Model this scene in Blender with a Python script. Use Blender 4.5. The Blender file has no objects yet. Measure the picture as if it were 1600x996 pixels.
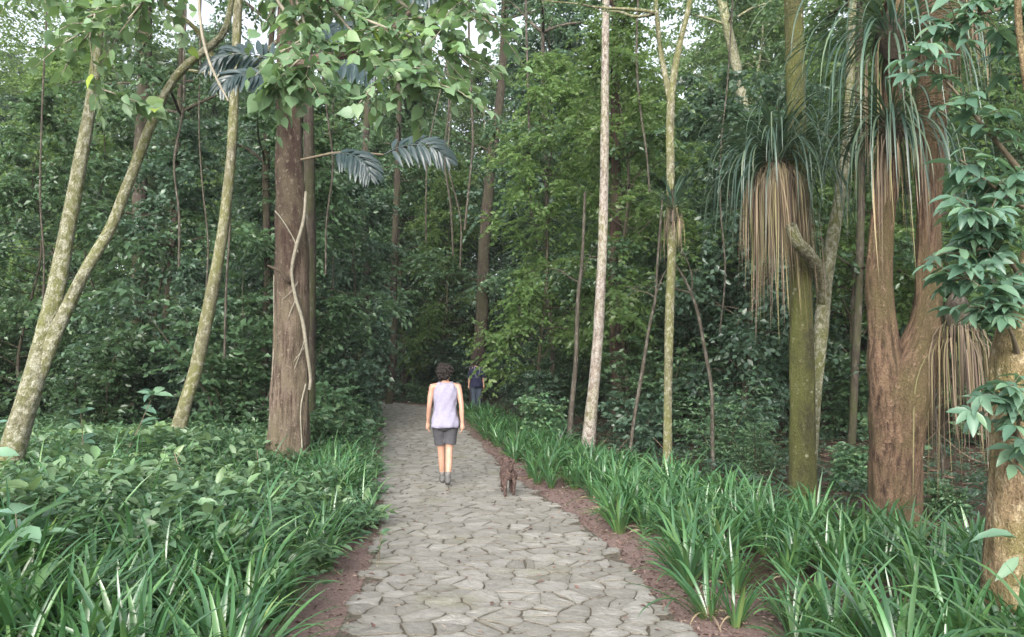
import bpy, math, random
import numpy as np
from mathutils import Vector, Matrix, noise as mnoise

PI = math.pi
HAZE = 0.0005
R = np.random.default_rng(11)
random.seed(5)
sc = bpy.context.scene
COL = sc.collection

# ------------------------------------------------------------------ camera
FPX = 1186.0
PITCH = math.radians(4.43)
EYE = 1.52
cam = bpy.data.cameras.new('camera')
cam.sensor_width = 36.0
cam.lens = 36.0 * FPX / 1600.0
cam.clip_end = 2000
camo = bpy.data.objects.new('camera', cam)
COL.objects.link(camo)
camo.location = (0, 0, EYE)
camo.rotation_euler = (PI / 2 + PITCH, 0, 0)
sc.camera = camo


def at(u, v, Y):
    """point at distance Y seen along a direction of the photograph"""
    xc = (u - 800.0) / FPX
    yc = (498.0 - v) / FPX
    dy = math.cos(PITCH) - yc * math.sin(PITCH)
    dz = math.sin(PITCH) + yc * math.cos(PITCH)
    return (xc / dy * Y, Y, EYE + dz / dy * Y)


# ------------------------------------------------------------------ path and terrain
_ctrl = np.array([(0.7, -14), (0.55, -8), (0.4, -4), (0.2, 0), (0.02, 4.2), (-.13, 6.5), (-.45, 8.7),
                  (-0.9, 11), (-1.38, 14), (-2.0, 18), (-2.85, 22.3), (-4.4, 26.2), (-7.4, 28.9), (-11.5, 30.2),
                  (-17, 30.6), (-24, 30.6)], float)


def catmull(P, n):
    P = np.asarray(P, float)
    A = np.vstack([2 * P[0] - P[1], P, 2 * P[-1] - P[-2]])
    out = []
    for i in range(1, len(A) - 2):
        t = np.linspace(0, 1, n, endpoint=False)[:, None]
        p0, p1, p2, p3 = A[i - 1], A[i], A[i + 1], A[i + 2]
        out.append(.5 * (2 * p1 + (p2 - p0) * t + (2 * p0 - 5 * p1 + 4 * p2 - p3) * t * t + (3 * p1 - p0 - 3 * p2 + p3) * t ** 3))
    out.append(P[-1:])
    return np.vstack(out)


CL = catmull(_ctrl, 14)
_seg = np.diff(CL, axis=0)
CS = np.concatenate([[0], np.cumsum(np.hypot(_seg[:, 0], _seg[:, 1]))])
_tan = np.gradient(CL, axis=0)
_tan /= np.linalg.norm(_tan, axis=1)[:, None]
HALFW = 1.06


def smooth(a, b, x):
    t = np.clip((np.asarray(x, float) - a) / (b - a), 0, 1)
    return t * t * (3 - 2 * t)


def path_z(y):
    return .62 * smooth(12, 30, y)


def path_info(x, y):
    """signed distance from the centre line (right positive), height of the nearest path point, arc length"""
    x = np.atleast_1d(np.asarray(x, float)); y = np.atleast_1d(np.asarray(y, float))
    d2 = (x[:, None] - CL[None, :, 0]) ** 2 + (y[:, None] - CL[None, :, 1]) ** 2
    i = d2.argmin(1)
    dx = x - CL[i, 0]; dy = y - CL[i, 1]
    lat = dx * _tan[i, 1] - dy * _tan[i, 0]
    s = np.where(lat >= 0, 1, -1) * np.sqrt(d2.min(1))
    return s, path_z(CL[i, 1]), CS[i]


def wav(x, y):
    return (np.sin(x * .9 + 1.3 * np.sin(y * .35)) * np.sin(y * .8 + 1.1 * np.sin(x * .4 + 2)) +
            .5 * np.sin(x * 2.3 + y * 1.1 + 1) * np.sin(y * 2.0 - x * .7))


def ground(x, y):
    x = np.atleast_1d(np.asarray(x, float)); y = np.atleast_1d(np.asarray(y, float))
    s, pz, _ = path_info(x, y)
    d = np.clip(np.abs(s) - HALFW - .15, 0, None)
    off = smooth(0, 1.2, d)
    left = np.where(s < 0, 1, 0)
    z = pz + off * (.05 * wav(x, y) + .02)
    z += left * .16 * smooth(.2, 2.5, d)
    hill = smooth(16, 75, np.hypot(x, y)) * 5.0 * smooth(1, 9, d)
    z += hill
    z += (1 - left) * .9 * smooth(5, 16, d) * smooth(-5, 15, y)
    z += left * .8 * smooth(8, 20, d) * smooth(-5, 15, y)
    z += -.05 * (1 - left) * smooth(.2, 1.5, d)
    return z


def g1(x, y):
    return float(ground([x], [y])[0])


# ------------------------------------------------------------------ tagging
def tag(o, label, cat, group=None, kind=None):
    if label: o['label'] = label
    if cat: o['category'] = cat
    if group: o['group'] = group
    if kind: o['kind'] = kind
    return o


def empty(name, loc, rz=0.0, scale=1.0):
    o = bpy.data.objects.new(name, None)
    o.empty_display_size = .2
    COL.objects.link(o)
    o.location = loc
    o.rotation_euler = (0, 0, rz)
    o.scale = (scale,) * 3
    return o


def link(name, mesh, parent=None):
    o = bpy.data.objects.new(name, mesh)
    COL.objects.link(o)
    if parent: o.parent = parent
    return o


# ------------------------------------------------------------------ mesh buffer
class Buf:
    def __init__(self):
        self.V, self.T, self.M, self.D, self.n = [], [], [], [], 0

    def add(self, V, T, D, mat=0):
        V = np.asarray(V, float).reshape(-1, 3); T = np.asarray(T, np.int64).reshape(-1, 3)
        if len(V) == 0: return
        self.V.append(V); self.T.append(T + self.n); self.D.append(np.asarray(D, float).reshape(-1, 3))
        self.M.append(np.full(len(T), mat, np.int32)); self.n += len(V)

    def mesh(self, name, mats, smooth_sh=True):
        V = np.vstack(self.V); T = np.vstack(self.T); D = np.vstack(self.D); M = np.concatenate(self.M)
        me = bpy.data.meshes.new(name)
        me.vertices.add(len(V)); me.vertices.foreach_set('co', V.astype(np.float32).ravel())
        me.loops.add(T.size); me.loops.foreach_set('vertex_index', T.astype(np.int32).ravel())
        me.polygons.add(len(T)); me.polygons.foreach_set('loop_start', np.arange(0, T.size, 3, dtype=np.int32))
        me.polygons.foreach_set('material_index', M)
        me.polygons.foreach_set('use_smooth', np.full(len(T), smooth_sh, bool))
        for m in mats: me.materials.append(m)
        a = me.attributes.new('dat', 'FLOAT_VECTOR', 'POINT')
        a.data.foreach_set('vector', D.astype(np.float32).ravel())
        me.update(calc_edges=True)
        return me


def unit(a):
    a = np.asarray(a, float)
    return a / np.maximum(np.linalg.norm(a, axis=-1, keepdims=True), 1e-9)


# ------------------------------------------------------------------ tubes (trunks, limbs, twigs)
def tube(buf, P, rad, sides=8, mat=0, rough=0.0, lobes=0.0, seed=0, res=None, ell=1.0, dat=None, cap=False):
    P = np.asarray(P, float); rad = np.asarray(rad, float)
    if res:
        k = len(P)
        Q = catmull(np.hstack([P, rad[:, None]]), res)
        P, rad = Q[:, :3], np.maximum(Q[:, 3], .0005)
    n = len(P)
    t = unit(np.gradient(P, axis=0))
    u = np.zeros((n, 3)); a = np.array([1, 0, 0.]) if abs(t[0, 0]) < .8 else np.array([0, 1., 0])
    u0 = unit(a - t[0] * (a @ t[0]))
    for i in range(n):
        u0 = unit(u0 - t[i] * (u0 @ t[i])); u[i] = u0
    w = np.cross(t, u)
    th = np.linspace(0, 2 * PI, sides, endpoint=False)
    rr = np.repeat(rad[:, None], sides, 1)
    L = np.concatenate([[0], np.cumsum(np.linalg.norm(np.diff(P, axis=0), axis=1))])
    if lobes:
        flare = np.exp(-L / .35)[:, None]
        rr = rr * (1 + lobes * flare * (.55 + .45 * np.cos(th[None] * 5 + seed) + .2 * np.cos(th[None] * 3 + 2 * seed)))
    if rough:
        for i in range(n):
            for j in range(sides):
                q = (math.cos(th[j]) * 2.2, math.sin(th[j]) * 2.2, L[i] * 1.6 + seed * 7.3)
                q2 = (math.cos(th[j]) * 5 + 9, math.sin(th[j]) * 5, L[i] * 5 + seed * 3.3)
                q3 = (math.cos(th[j]) * 4.5 + 31, math.sin(th[j]) * 4.5, L[i] * 1.1 + seed)
                rr[i, j] *= 1 + rough * (mnoise.noise(q) * 1.0 + .5 * mnoise.noise(q2) + .8 * mnoise.noise(q3))
    V = P[:, None, :] + rr[:, :, None] * (np.cos(th)[None, :, None] * u[:, None, :] + ell * np.sin(th)[None, :, None] * w[:, None, :])
    idx = np.arange(n * sides).reshape(n, sides)
    a_ = idx[:-1]; b_ = np.roll(idx, -1, 1)[:-1]; c_ = np.roll(idx, -1, 1)[1:]; d_ = idx[1:]
    T = np.concatenate([np.stack([a_, b_, c_], -1).reshape(-1, 3), np.stack([a_, c_, d_], -1).reshape(-1, 3)])
    V = V.reshape(-1, 3)
    if dat is None:
        D = np.stack([np.repeat(rad.mean(), n * sides).reshape(n, sides) * np.cos(th)[None],
                      np.repeat(rad.mean(), n * sides).reshape(n, sides) * np.sin(th)[None],
                      np.repeat(L[:, None] + seed * 3.7, sides, 1)], -1).reshape(-1, 3)
    else:
        D = np.tile(np.asarray(dat, float), (len(V), 1))
    if cap:
        m = len(V)
        V = np.vstack([V, P[:1], P[-1:]]); D = np.vstack([D, D[:1], D[-1:]])
        j = np.arange(sides); k2 = (j + 1) % sides
        T = np.vstack([T, np.stack([np.full(sides, m), idx[0][k2], idx[0][j]], -1), np.stack([np.full(sides, m + 1), idx[-1][j], idx[-1][k2]], -1)])
    buf.add(V, T, D, mat)
    return P, rad


# ------------------------------------------------------------------ leaves
T_SMALL = (np.array([(0, 0, 0), (-.5, .42, .10), (.5, .42, .10), (0, 1, -.06)], float), np.array([(0, 2, 3), (0, 3, 1)]))
T_BIG = (np.array([(0, 0, 0), (-.36, .22, .07), (-.46, .5, .06), (-.26, .8, -.03), (0, 1, -.16), (.26, .8, -.03), (.46, .5, .06), (.36, .22, .07), (0, .35, 0), (0, .7, -.05)], float),
         np.array([(0, 8, 1), (8, 2, 1), (8, 9, 2), (9, 3, 2), (9, 4, 3), (0, 7, 8), (8, 7, 6), (8, 6, 9), (9, 6, 5), (9, 5, 4)]))
T_HEART = (np.array([(0, 0, 0), (-.3, -.08, .05), (-.52, .2, .06), (-.42, .55, .02), (-.16, .85, -.08), (0, 1.05, -.2), (.16, .85, -.08), (.42, .55, .02), (.52, .2, .06), (.3, -.08, .05), (0, .3, -.02), (0, .68, -.06)], float),
           np.array([(0, 10, 1), (10, 2, 1), (10, 3, 2), (10, 11, 3), (11, 4, 3), (11, 5, 4), (0, 9, 10), (10, 9, 8), (10, 8, 7), (10, 7, 11), (11, 7, 6), (11, 6, 5)]))


def leaves(buf, P, d, up, ln, asp, tpl, mat=0, rnd=None, rng=R):
    """P,d,up (n,3), ln (n,)"""
    n = len(P)
    if n == 0: return
    TV, TT = tpl
    d = unit(d); s = unit(np.cross(d, up)); nn = np.cross(s, d)
    curl = rng.uniform(.4, 1.7, n)
    X = TV[None, :, 0, None] * asp; Yc = TV[None, :, 1, None]; Z = TV[None, :, 2, None] * curl[:, None, None]
    V = P[:, None, :] + ln[:, None, None] * (X * s[:, None, :] + Yc * d[:, None, :] + Z * nn[:, None, :])
    k = len(TV)
    T = (TT[None] + (np.arange(n) * k)[:, None, None]).reshape(-1, 3)
    if rnd is None: rnd = rng.random((n, 2))
    D = np.concatenate([np.repeat(rnd[:, None, :], k, 1), np.repeat(TV[None, :, 1:2], n, 0)], -1)
    buf.add(V.reshape(-1, 3), T, D.reshape(-1, 3), mat)


def twigs_leaves(buf, O, t, L, nl, ln, asp, tpl, mat=0, rng=R, droop=.25, tilt=.35, spread=.9, hang=0.0, tone=None):
    """leaves set alternately along n twigs; vectorised"""
    n = len(O)
    t = unit(t)
    u = (np.arange(nl) + .6) / nl
    u = np.clip(u[None] + rng.normal(0, .03, (n, nl)), 0.02, 1)
    P = O[:, None, :] + t[:, None, :] * (L[:, None] * u)[:, :, None]
    P[:, :, 2] -= droop * L[:, None] * u * u
    up = np.tile([0, 0, 1.], (n, 1)) + rng.normal(0, .25, (n, 3))
    side = unit(np.cross(t, up))
    sg = np.where(np.arange(nl) % 2 == 0, 1, -1)[None, :, None]
    dd = t[:, None, :] * (.45 + .6 * u[:, :, None]) + side[:, None, :] * sg * spread + rng.normal(0, .28, (n, nl, 3))
    dd[:, :, 2] -= hang + droop * u
    uu = np.tile([0, 0, 1.], (n, nl, 1)) + rng.normal(0, tilt, (n, nl, 3))
    lens = ln * rng.uniform(.65, 1.25, (n, nl)) * (1.05 - .35 * np.abs(u - .5))
    r1 = np.clip(rng.random((n, nl)) * .6 + (rng.random(n)[:, None] if tone is None else tone[:, None]) * .4, 0, 1)
    rnd = np.stack([r1, rng.random((n, nl))], -1).reshape(-1, 2)
    leaves(buf, P.reshape(-1, 3), dd.reshape(-1, 3), uu.reshape(-1, 3), lens.ravel(), asp, tpl, mat, rnd, rng)


def straps(buf, O, az, e0, bend, L, W, nseg=7, mat=0, rng=R, gut=.25, rnd=None, twist=0.15, tp=.55, minel=-1.5, wob=0.12, pw=1.6):
    """arching strap leaves; az azimuth, e0 start elevation, bend total change of elevation"""
    n = len(O)
    s = np.linspace(0, 1, nseg + 1)
    el = np.maximum(e0[:, None] - bend[:, None] * s[None] ** pw, minel)
    azs = az[:, None] + wob * rng.normal(0, 1, (n, 1)) * s[None] * 2
    dirs = np.stack([np.cos(el) * np.cos(azs), np.cos(el) * np.sin(azs), np.sin(el)], -1)
    step = (L / nseg)[:, None, None]
    P = O[:, None, :] + np.concatenate([np.zeros((n, 1, 3)), np.cumsum(.5 * (dirs[:, 1:] + dirs[:, :-1]) * step, 1)], 1)
    side = np.stack([-np.sin(azs), np.cos(azs), np.zeros_like(azs)], -1)
    nor = np.cross(dirs, side)
    tw = twist * rng.normal(0, 1, (n, 1)) * s[None] * 3
    side = side * np.cos(tw)[..., None] + nor * np.sin(tw)[..., None]
    prof = np.clip(.55 + 1.2 * s, 0, 1) * np.clip((1 - s) / (1 - tp), 0, 1) ** .7
    prof[-1] = .02
    hw = .5 * W[:, None] * prof[None]
    nor = np.cross(dirs, side)
    Lf = P - side * hw[..., None] - nor * (gut * hw)[..., None] * -1
    Rt = P + side * hw[..., None] - nor * (gut * hw)[..., None] * -1
    V = np.stack([Lf, P, Rt], 2)  # n, seg+1, 3, 3
    k = (nseg + 1) * 3
    base = []
    for i in range(nseg):
        a = i * 3
        base += [(a, a + 1, a + 4), (a, a + 4, a + 3), (a + 1, a + 2, a + 5), (a + 1, a + 5, a + 4)]
    T = (np.array(base)[None] + (np.arange(n) * k)[:, None, None]).reshape(-1, 3)
    if rnd is None: rnd = rng.random((n, 2))
    D = np.concatenate([np.repeat(rnd[:, None, :], k, 1), np.tile(np.repeat(s, 3)[None, :, None], (n, 1, 1))], -1)
    buf.add(V.reshape(-1, 3), T, D.reshape(-1, 3), mat)
    return P


# ------------------------------------------------------------------ materials
def nodes(name):
    m = bpy.data.materials.new(name); m.use_nodes = True
    nt = m.node_tree; nt.nodes.clear()
    return m, nt, nt.nodes.new('ShaderNodeOutputMaterial')


def N(nt, t, **k):
    n = nt.nodes.new(t)
    for a, b in k.items(): setattr(n, a, b)
    return n


def ramp(nt, src, stops, interp='LINEAR'):
    r = N(nt, 'ShaderNodeValToRGB'); r.color_ramp.interpolation = interp
    e = r.color_ramp.elements
    while len(e) < len(stops): e.new(.5)
    for x, (p, c) in zip(e, stops):
        x.position = p; x.color = (*c, 1)
    nt.links.new(src, r.inputs[0])
    return r.outputs[0]


def mix(nt, f, a, b, mode='MIX'):
    m = N(nt, 'ShaderNodeMix', data_type='RGBA', blend_type=mode)
    for v, i in ((f, 0), (a, 6), (b, 7)):
        if isinstance(v, (int, float)): m.inputs[i].default_value = v
        elif isinstance(v, tuple): m.inputs[i].default_value = (*v, 1)
        else: nt.links.new(v, m.inputs[i])
    return m.outputs[2]


def nz(nt, vec, scale, detail=3, rough=.55, sc3=None):
    if sc3 is not None:
        mp = N(nt, 'ShaderNodeMapping'); mp.inputs['Scale'].default_value = sc3
        nt.links.new(vec, mp.inputs[0]); vec = mp.outputs[0]
    n = N(nt, 'ShaderNodeTexNoise'); n.inputs['Scale'].default_value = scale
    n.inputs['Detail'].default_value = detail; n.inputs['Roughness'].default_value = rough
    nt.links.new(vec, n.inputs['Vector'])
    return n.outputs['Fac']


def leaf_mat(name, stops, rough=.42, trans=.3, tcol=(.14, .24, .07), spec=.5, objvar=.25, tipdark=None):
    m, nt, out = nodes(name)
    at_ = N(nt, 'ShaderNodeAttribute', attribute_name='dat')
    sp = N(nt, 'ShaderNodeSeparateXYZ'); nt.links.new(at_.outputs['Vector'], sp.inputs[0])
    oi = N(nt, 'ShaderNodeObjectInfo')
    c = ramp(nt, sp.outputs[0], stops)
    hs = N(nt, 'ShaderNodeHueSaturation')
    mr = N(nt, 'ShaderNodeMapRange'); mr.inputs['To Min'].default_value = 1 - objvar; mr.inputs['To Max'].default_value = 1 + objvar
    nt.links.new(oi.outputs['Random'], mr.inputs[0]); nt.links.new(mr.outputs[0], hs.inputs['Value'])
    mr2 = N(nt, 'ShaderNodeMapRange'); mr2.inputs['To Min'].default_value = .485; mr2.inputs['To Max'].default_value = .515
    nt.links.new(sp.outputs[1], mr2.inputs[0]); nt.links.new(mr2.outputs[0], hs.inputs['Hue'])
    nt.links.new(c, hs.inputs['Color'])
    col = hs.outputs[0]
    if tipdark: col = mix(nt, ramp(nt, sp.outputs[2], [(.0, (1, 1, 1)), (.22, (0, 0, 0))]), col, tipdark)
    p = N(nt, 'ShaderNodeBsdfPrincipled'); p.inputs['Roughness'].default_value = rough
    p.inputs['Specular IOR Level'].default_value = spec
    nt.links.new(col, p.inputs['Base Color'])
    if trans > 0:
        tr = N(nt, 'ShaderNodeBsdfTranslucent')
        nt.links.new(mix(nt, .5, col, tcol), tr.inputs['Color'])
        ms = N(nt, 'ShaderNodeMixShader'); ms.inputs[0].default_value = trans
        nt.links.new(p.outputs[0], ms.inputs[1]); nt.links.new(tr.outputs[0], ms.inputs[2])
        nt.links.new(ms.outputs[0], out.inputs[0])
    else:
        nt.links.new(p.outputs[0], out.inputs[0])
    return m


def bark_mat(name, base, dark, blot, blot_amt=.5, moss=None, moss_amt=.5, fiss=1.0, blot_scale=9, stretch=.18, spots=None, bump=.6, gain=.62, upper=None):
    sc_ = lambda c: None if c is None else tuple(x * gain for x in c)
    base, dark, blot, moss, spots = map(sc_, (base, dark, blot, moss, spots))
    m, nt, out = nodes(name)
    at_ = N(nt, 'ShaderNodeAttribute', attribute_name='dat'); v = at_.outputs['Vector']
    f = nz(nt, v, 22 * fiss, 5, .65, (1, 1, stretch))
    c = mix(nt, ramp(nt, f, [(.36, (0, 0, 0)), (.58, (1, 1, 1))]), dark, base)
    big = nz(nt, v, 2.2, 3, .5, (1, 1, .5))
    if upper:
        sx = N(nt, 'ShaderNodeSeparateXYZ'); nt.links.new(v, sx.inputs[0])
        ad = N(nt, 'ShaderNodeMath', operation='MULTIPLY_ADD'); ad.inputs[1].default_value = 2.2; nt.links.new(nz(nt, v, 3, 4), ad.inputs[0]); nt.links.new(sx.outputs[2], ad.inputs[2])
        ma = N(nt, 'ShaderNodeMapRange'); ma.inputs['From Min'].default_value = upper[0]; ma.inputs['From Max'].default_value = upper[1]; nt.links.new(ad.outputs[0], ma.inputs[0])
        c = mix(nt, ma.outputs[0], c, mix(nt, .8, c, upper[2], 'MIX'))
    c = mix(nt, .55, c, mix(nt, ramp(nt, big, [(.3, (.45, .45, .45)), (.7, (1.3, 1.3, 1.3))]), (0, 0, 0), c), 'MIX')
    if moss:
        mo = nz(nt, v, 3.0, 4, .6, (1, 1, .45))
        c = mix(nt, ramp(nt, mo, [(.5 - .25 * moss_amt, (0, 0, 0)), (.72 - .25 * moss_amt, (1, 1, 1))]), c, moss)
    if blot:
        bl = nz(nt, v, blot_scale, 5, .7, (1, 1, .6))
        bt = ramp(nt, bl, [(.6 - .2 * blot_amt, (0, 0, 0)), (.7 - .2 * blot_amt, (1, 1, 1))])
        bl2 = nz(nt, v, blot_scale * 3.1, 4, .75, (1, 1, .7))
        fade = ramp(nt, bl2, [(.36, (.1, .1, .1)), (.6, (1, 1, 1))])
        c = mix(nt, mix(nt, 1.0, bt, fade, 'MULTIPLY'), c, blot)
    if spots:
        vo = N(nt, 'ShaderNodeTexVoronoi'); vo.inputs['Scale'].default_value = 7
        nt.links.new(v, vo.inputs['Vector'])
        c = mix(nt, ramp(nt, vo.outputs['Distance'], [(.12, (1, 1, 1)), (.16, (0, 0, 0))]), c, spots)
    sp_ = nz(nt, v, 95, 3, .7, (1, 1, .5))
    c = mix(nt, .8, c, ramp(nt, sp_, [(.3, (.5, .5, .5)), (.55, (1, 1, 1)), (.75, (1.25, 1.25, 1.25))]), 'MULTIPLY')
    p = N(nt, 'ShaderNodeBsdfPrincipled'); p.inputs['Roughness'].default_value = .88
    p.inputs['Specular IOR Level'].default_value = .25
    nt.links.new(c, p.inputs['Base Color'])
    b = N(nt, 'ShaderNodeBump'); b.inputs['Strength'].default_value = bump; b.inputs['Distance'].default_value = .05
    hsum = N(nt, 'ShaderNodeMath', operation='ADD'); nt.links.new(f, hsum.inputs[0]); nt.links.new(sp_, hsum.inputs[1])
    nt.links.new(hsum.outputs[0], b.inputs['Height']); nt.links.new(b.outputs[0], p.inputs['Normal'])
    nt.links.new(p.outputs[0], out.inputs[0])
    return m


def plain_mat(name, col, rough=.8, var=.25, scale=20, spec=.3, bump=0):
    m, nt, out = nodes(name)
    tc = N(nt, 'ShaderNodeTexCoord')
    f = nz(nt, tc.outputs['Object'], scale, 4)
    a = tuple(min(1, x * (1 - var)) for x in col); b = tuple(min(1, x * (1 + var)) for x in col)
    c = ramp(nt, f, [(.3, a), (.7, b)])
    p = N(nt, 'ShaderNodeBsdfPrincipled'); p.inputs['Roughness'].default_value = rough
    p.inputs['Specular IOR Level'].default_value = spec
    nt.links.new(c, p.inputs['Base Color'])
    if bump:
        bp = N(nt, 'ShaderNodeBump'); bp.inputs['Strength'].default_value = bump; bp.inputs['Distance'].default_value = .01
        nt.links.new(f, bp.inputs['Height']); nt.links.new(bp.outputs[0], p.inputs['Normal'])
    nt.links.new(p.outputs[0], out.inputs[0])
    return m


M = {}
M['leaf_dark'] = leaf_mat('dark_bluish_leaf', [(0, (.045, .08, .058)), (.6, (.072, .125, .086)), (1, (.11, .175, .115))], .28, .36, (.12, .24, .07))
M['leaf_mid'] = leaf_mat('mid_green_leaf', [(0, (.044, .084, .046)), (.6, (.075, .138, .072)), (1, (.115, .19, .09))], .3, .4)
M['leaf_light'] = leaf_mat('light_green_leaf', [(0, (.065, .118, .045)), (.6, (.11, .185, .075)), (1, (.17, .25, .095))], .32, .5, (.2, .32, .09))
M['leaf_bright'] = leaf_mat('thin_yellow_green_leaf', [(0, (.075, .13, .045)), (.6, (.12, .2, .07)), (1, (.18, .265, .09))], .32, .58, (.24, .37, .1))
M['leaf_front'] = leaf_mat('pale_broad_leaf', [(0, (.085, .15, .08)), (.55, (.14, .225, .125)), (.93, (.14, .23, .09)), (1, (.24, .32, .05))], .38, .35, (.2, .34, .06))
M['leaf_right'] = leaf_mat('bluish_compound_leaf', [(0, (.09, .18, .125)), (.6, (.145, .265, .19)), (1, (.2, .33, .2))], .32, .36, (.15, .3, .07))
M['leaf_cover'] = leaf_mat('ground_cover_leaf', [(0, (.045, .1, .055)), (.55, (.085, .165, .085)), (1, (.16, .25, .12))], .28, .34)
M['strap'] = leaf_mat('glossy_strap_leaf', [(0, (.034, .092, .04)), (.6, (.056, .142, .056)), (.98, (.105, .205, .07)), (1, (.15, .18, .055))], .2, .25, (.14, .3, .03), .75, .2, (.13, .17, .06))
M['strap_dark'] = leaf_mat('epiphyte_strap_leaf', [(0, (.03, .06, .045)), (.6, (.055, .1, .075)), (1, (.11, .155, .09))], .32, .2)
M['strap_dry'] = leaf_mat('dry_hanging_leaf', [(0, (.065, .05, .04)), (.35, (.15, .118, .088)), (.6, (.23, .185, .13)), (.85, (.24, .205, .115)), (1, (.16, .16, .075))], .75, .12, (.3, .2, .1), .2)
M['frond'] = leaf_mat('dark_slate_frond', [(0, (.024, .044, .046)), (1, (.045, .072, .074))], .32, .15, (.06, .12, .08), .6)
M['litter'] = leaf_mat('fallen_leaf', [(0, (.05, .032, .028)), (.4, (.13, .08, .068)), (.75, (.21, .145, .12)), (1, (.36, .3, .24))], .8, .05, (.2, .1, .05), .2)
M['lichen'] = bark_mat('pale_lichen_bark', (.2, .195, .125), (.085, .085, .045), (.36, .36, .29), .7, (.145, .155, .06), .5, 1.2, 20, .5, None, .9, 1.2)
M['lichen_white'] = bark_mat('whitish_lichen_bark', (.26, .215, .18), (.13, .1, .085), (.42, .4, .36), .8, (.16, .15, .08), .2, .8, 20, .8, None, .7, 1.05)
M['mossy_thin'] = bark_mat('mossy_pale_bark', (.2, .19, .125), (.09, .085, .05), (.38, .37, .3), .5, (.145, .15, .06), .6, .9, 18, .5, None, .8, 1.1)
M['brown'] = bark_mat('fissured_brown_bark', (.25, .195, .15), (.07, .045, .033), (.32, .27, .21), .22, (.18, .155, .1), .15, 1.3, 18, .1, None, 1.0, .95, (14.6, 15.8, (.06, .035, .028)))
M['moss'] = bark_mat('green_moss_bark', (.105, .105, .045), (.05, .048, .024), (.2, .2, .12), .18, (.11, .12, .035), .6, 1.1, 16, .45, (.3, .31, .22), .9, .85)
M['red'] = bark_mat('red_brown_bark', (.24, .158, .103), (.06, .036, .025), (.32, .225, .155), .22, (.13, .105, .05), .25, 1.4, 18, .16, None, 1.1, 1.0)
M['tan'] = bark_mat('tan_bark', (.34, .25, .15), (.13, .09, .05), (.45, .38, .25), .38, (.17, .15, .06), .35, 1.1, 14, .3, None, 1.0, 1.1)
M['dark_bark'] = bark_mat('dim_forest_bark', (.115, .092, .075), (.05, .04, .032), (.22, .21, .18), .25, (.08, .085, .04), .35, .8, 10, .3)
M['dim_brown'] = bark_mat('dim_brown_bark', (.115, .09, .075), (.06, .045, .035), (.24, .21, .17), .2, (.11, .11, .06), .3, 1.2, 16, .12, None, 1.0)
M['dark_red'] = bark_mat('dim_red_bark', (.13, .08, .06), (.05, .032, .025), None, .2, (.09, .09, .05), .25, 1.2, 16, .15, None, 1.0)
M['sapling'] = bark_mat('sapling_bark', (.15, .13, .1), (.07, .06, .05), (.3, .29, .25), .35, None, .5, .8, 12, .4)
M['twig'] = plain_mat('twig_brown', (.12, .1, .07), .85)
M['twig_pale'] = plain_mat('twig_pale', (.2, .185, .145), .8)


# ------------------------------------------------------------------ people and dog
rg = np.random.default_rng(7)


def skin_mat(name, col):
    m, nt, out = nodes(name)
    tc = N(nt, 'ShaderNodeTexCoord')
    f = nz(nt, tc.outputs['Object'], 12, 3)
    c = ramp(nt, f, [(.3, tuple(x * .9 for x in col)), (.7, tuple(min(1, x * 1.08) for x in col))])
    p = N(nt, 'ShaderNodeBsdfPrincipled'); p.inputs['Roughness'].default_value = .5
    p.inputs['Subsurface Weight'].default_value = .12; p.inputs['Subsurface Radius'].default_value = (.02, .008, .004)
    nt.links.new(c, p.inputs['Base Color']); nt.links.new(p.outputs[0], out.inputs[0])
    return m


def blob(buf, P, rad, sides=14, ell=1.0, res=4):
    """closed rounded tube; a pair of points makes a capsule"""
    P = np.asarray(P, float); rad = np.asarray(rad, float)
    if len(P) > 2 and res:
        Q = catmull(np.hstack([P, rad[:, None]]), res); P, rad = Q[:, :3], Q[:, 3]
    d0 = unit(P[0] - P[1]); d1 = unit(P[-1] - P[-2])
    k = np.array([(1, .03), (.87, .5), (.5, .87)])
    A = [P[0] + d0 * rad[0] * a for a, _ in k]; B = [P[-1] + d1 * rad[-1] * a for a, _ in k[::-1]]
    tube(buf, np.vstack([A, P, B]), np.concatenate([rad[0] * k[:, 1], rad, rad[-1] * k[::-1, 1]]), sides, 0, ell=ell, cap=True)


def ball(buf, c, r, sides=16):
    """ellipsoid with radii r=(x,y,z)"""
    n = 9; ph = np.linspace(-PI / 2 + .02, PI / 2 - .02, n); th = np.linspace(0, 2 * PI, sides, endpoint=False)
    V = np.stack([np.outer(np.cos(ph), np.cos(th)) * r[0], np.outer(np.cos(ph), np.sin(th)) * r[1], np.repeat(np.sin(ph)[:, None], sides, 1) * r[2]], -1).reshape(-1, 3) + np.array(c)
    idx = np.arange(n * sides).reshape(n, sides); a_ = idx[:-1]; b_ = np.roll(idx, -1, 1)[:-1]; c_ = np.roll(idx, -1, 1)[1:]; d_ = idx[1:]
    T = np.concatenate([np.stack([a_, b_, c_], -1).reshape(-1, 3), np.stack([a_, c_, d_], -1).reshape(-1, 3)])
    m = len(V); V = np.vstack([V, np.array(c) - [0, 0, r[2]], np.array(c) + [0, 0, r[2]]])
    j = np.arange(sides); k2 = (j + 1) % sides
    T = np.vstack([T, np.stack([np.full(sides, m), idx[0][k2], idx[0][j]], -1), np.stack([np.full(sides, m + 1), idx[-1][j], idx[-1][k2]], -1)])
    buf.add(V, T, np.zeros((len(V), 3)))


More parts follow.
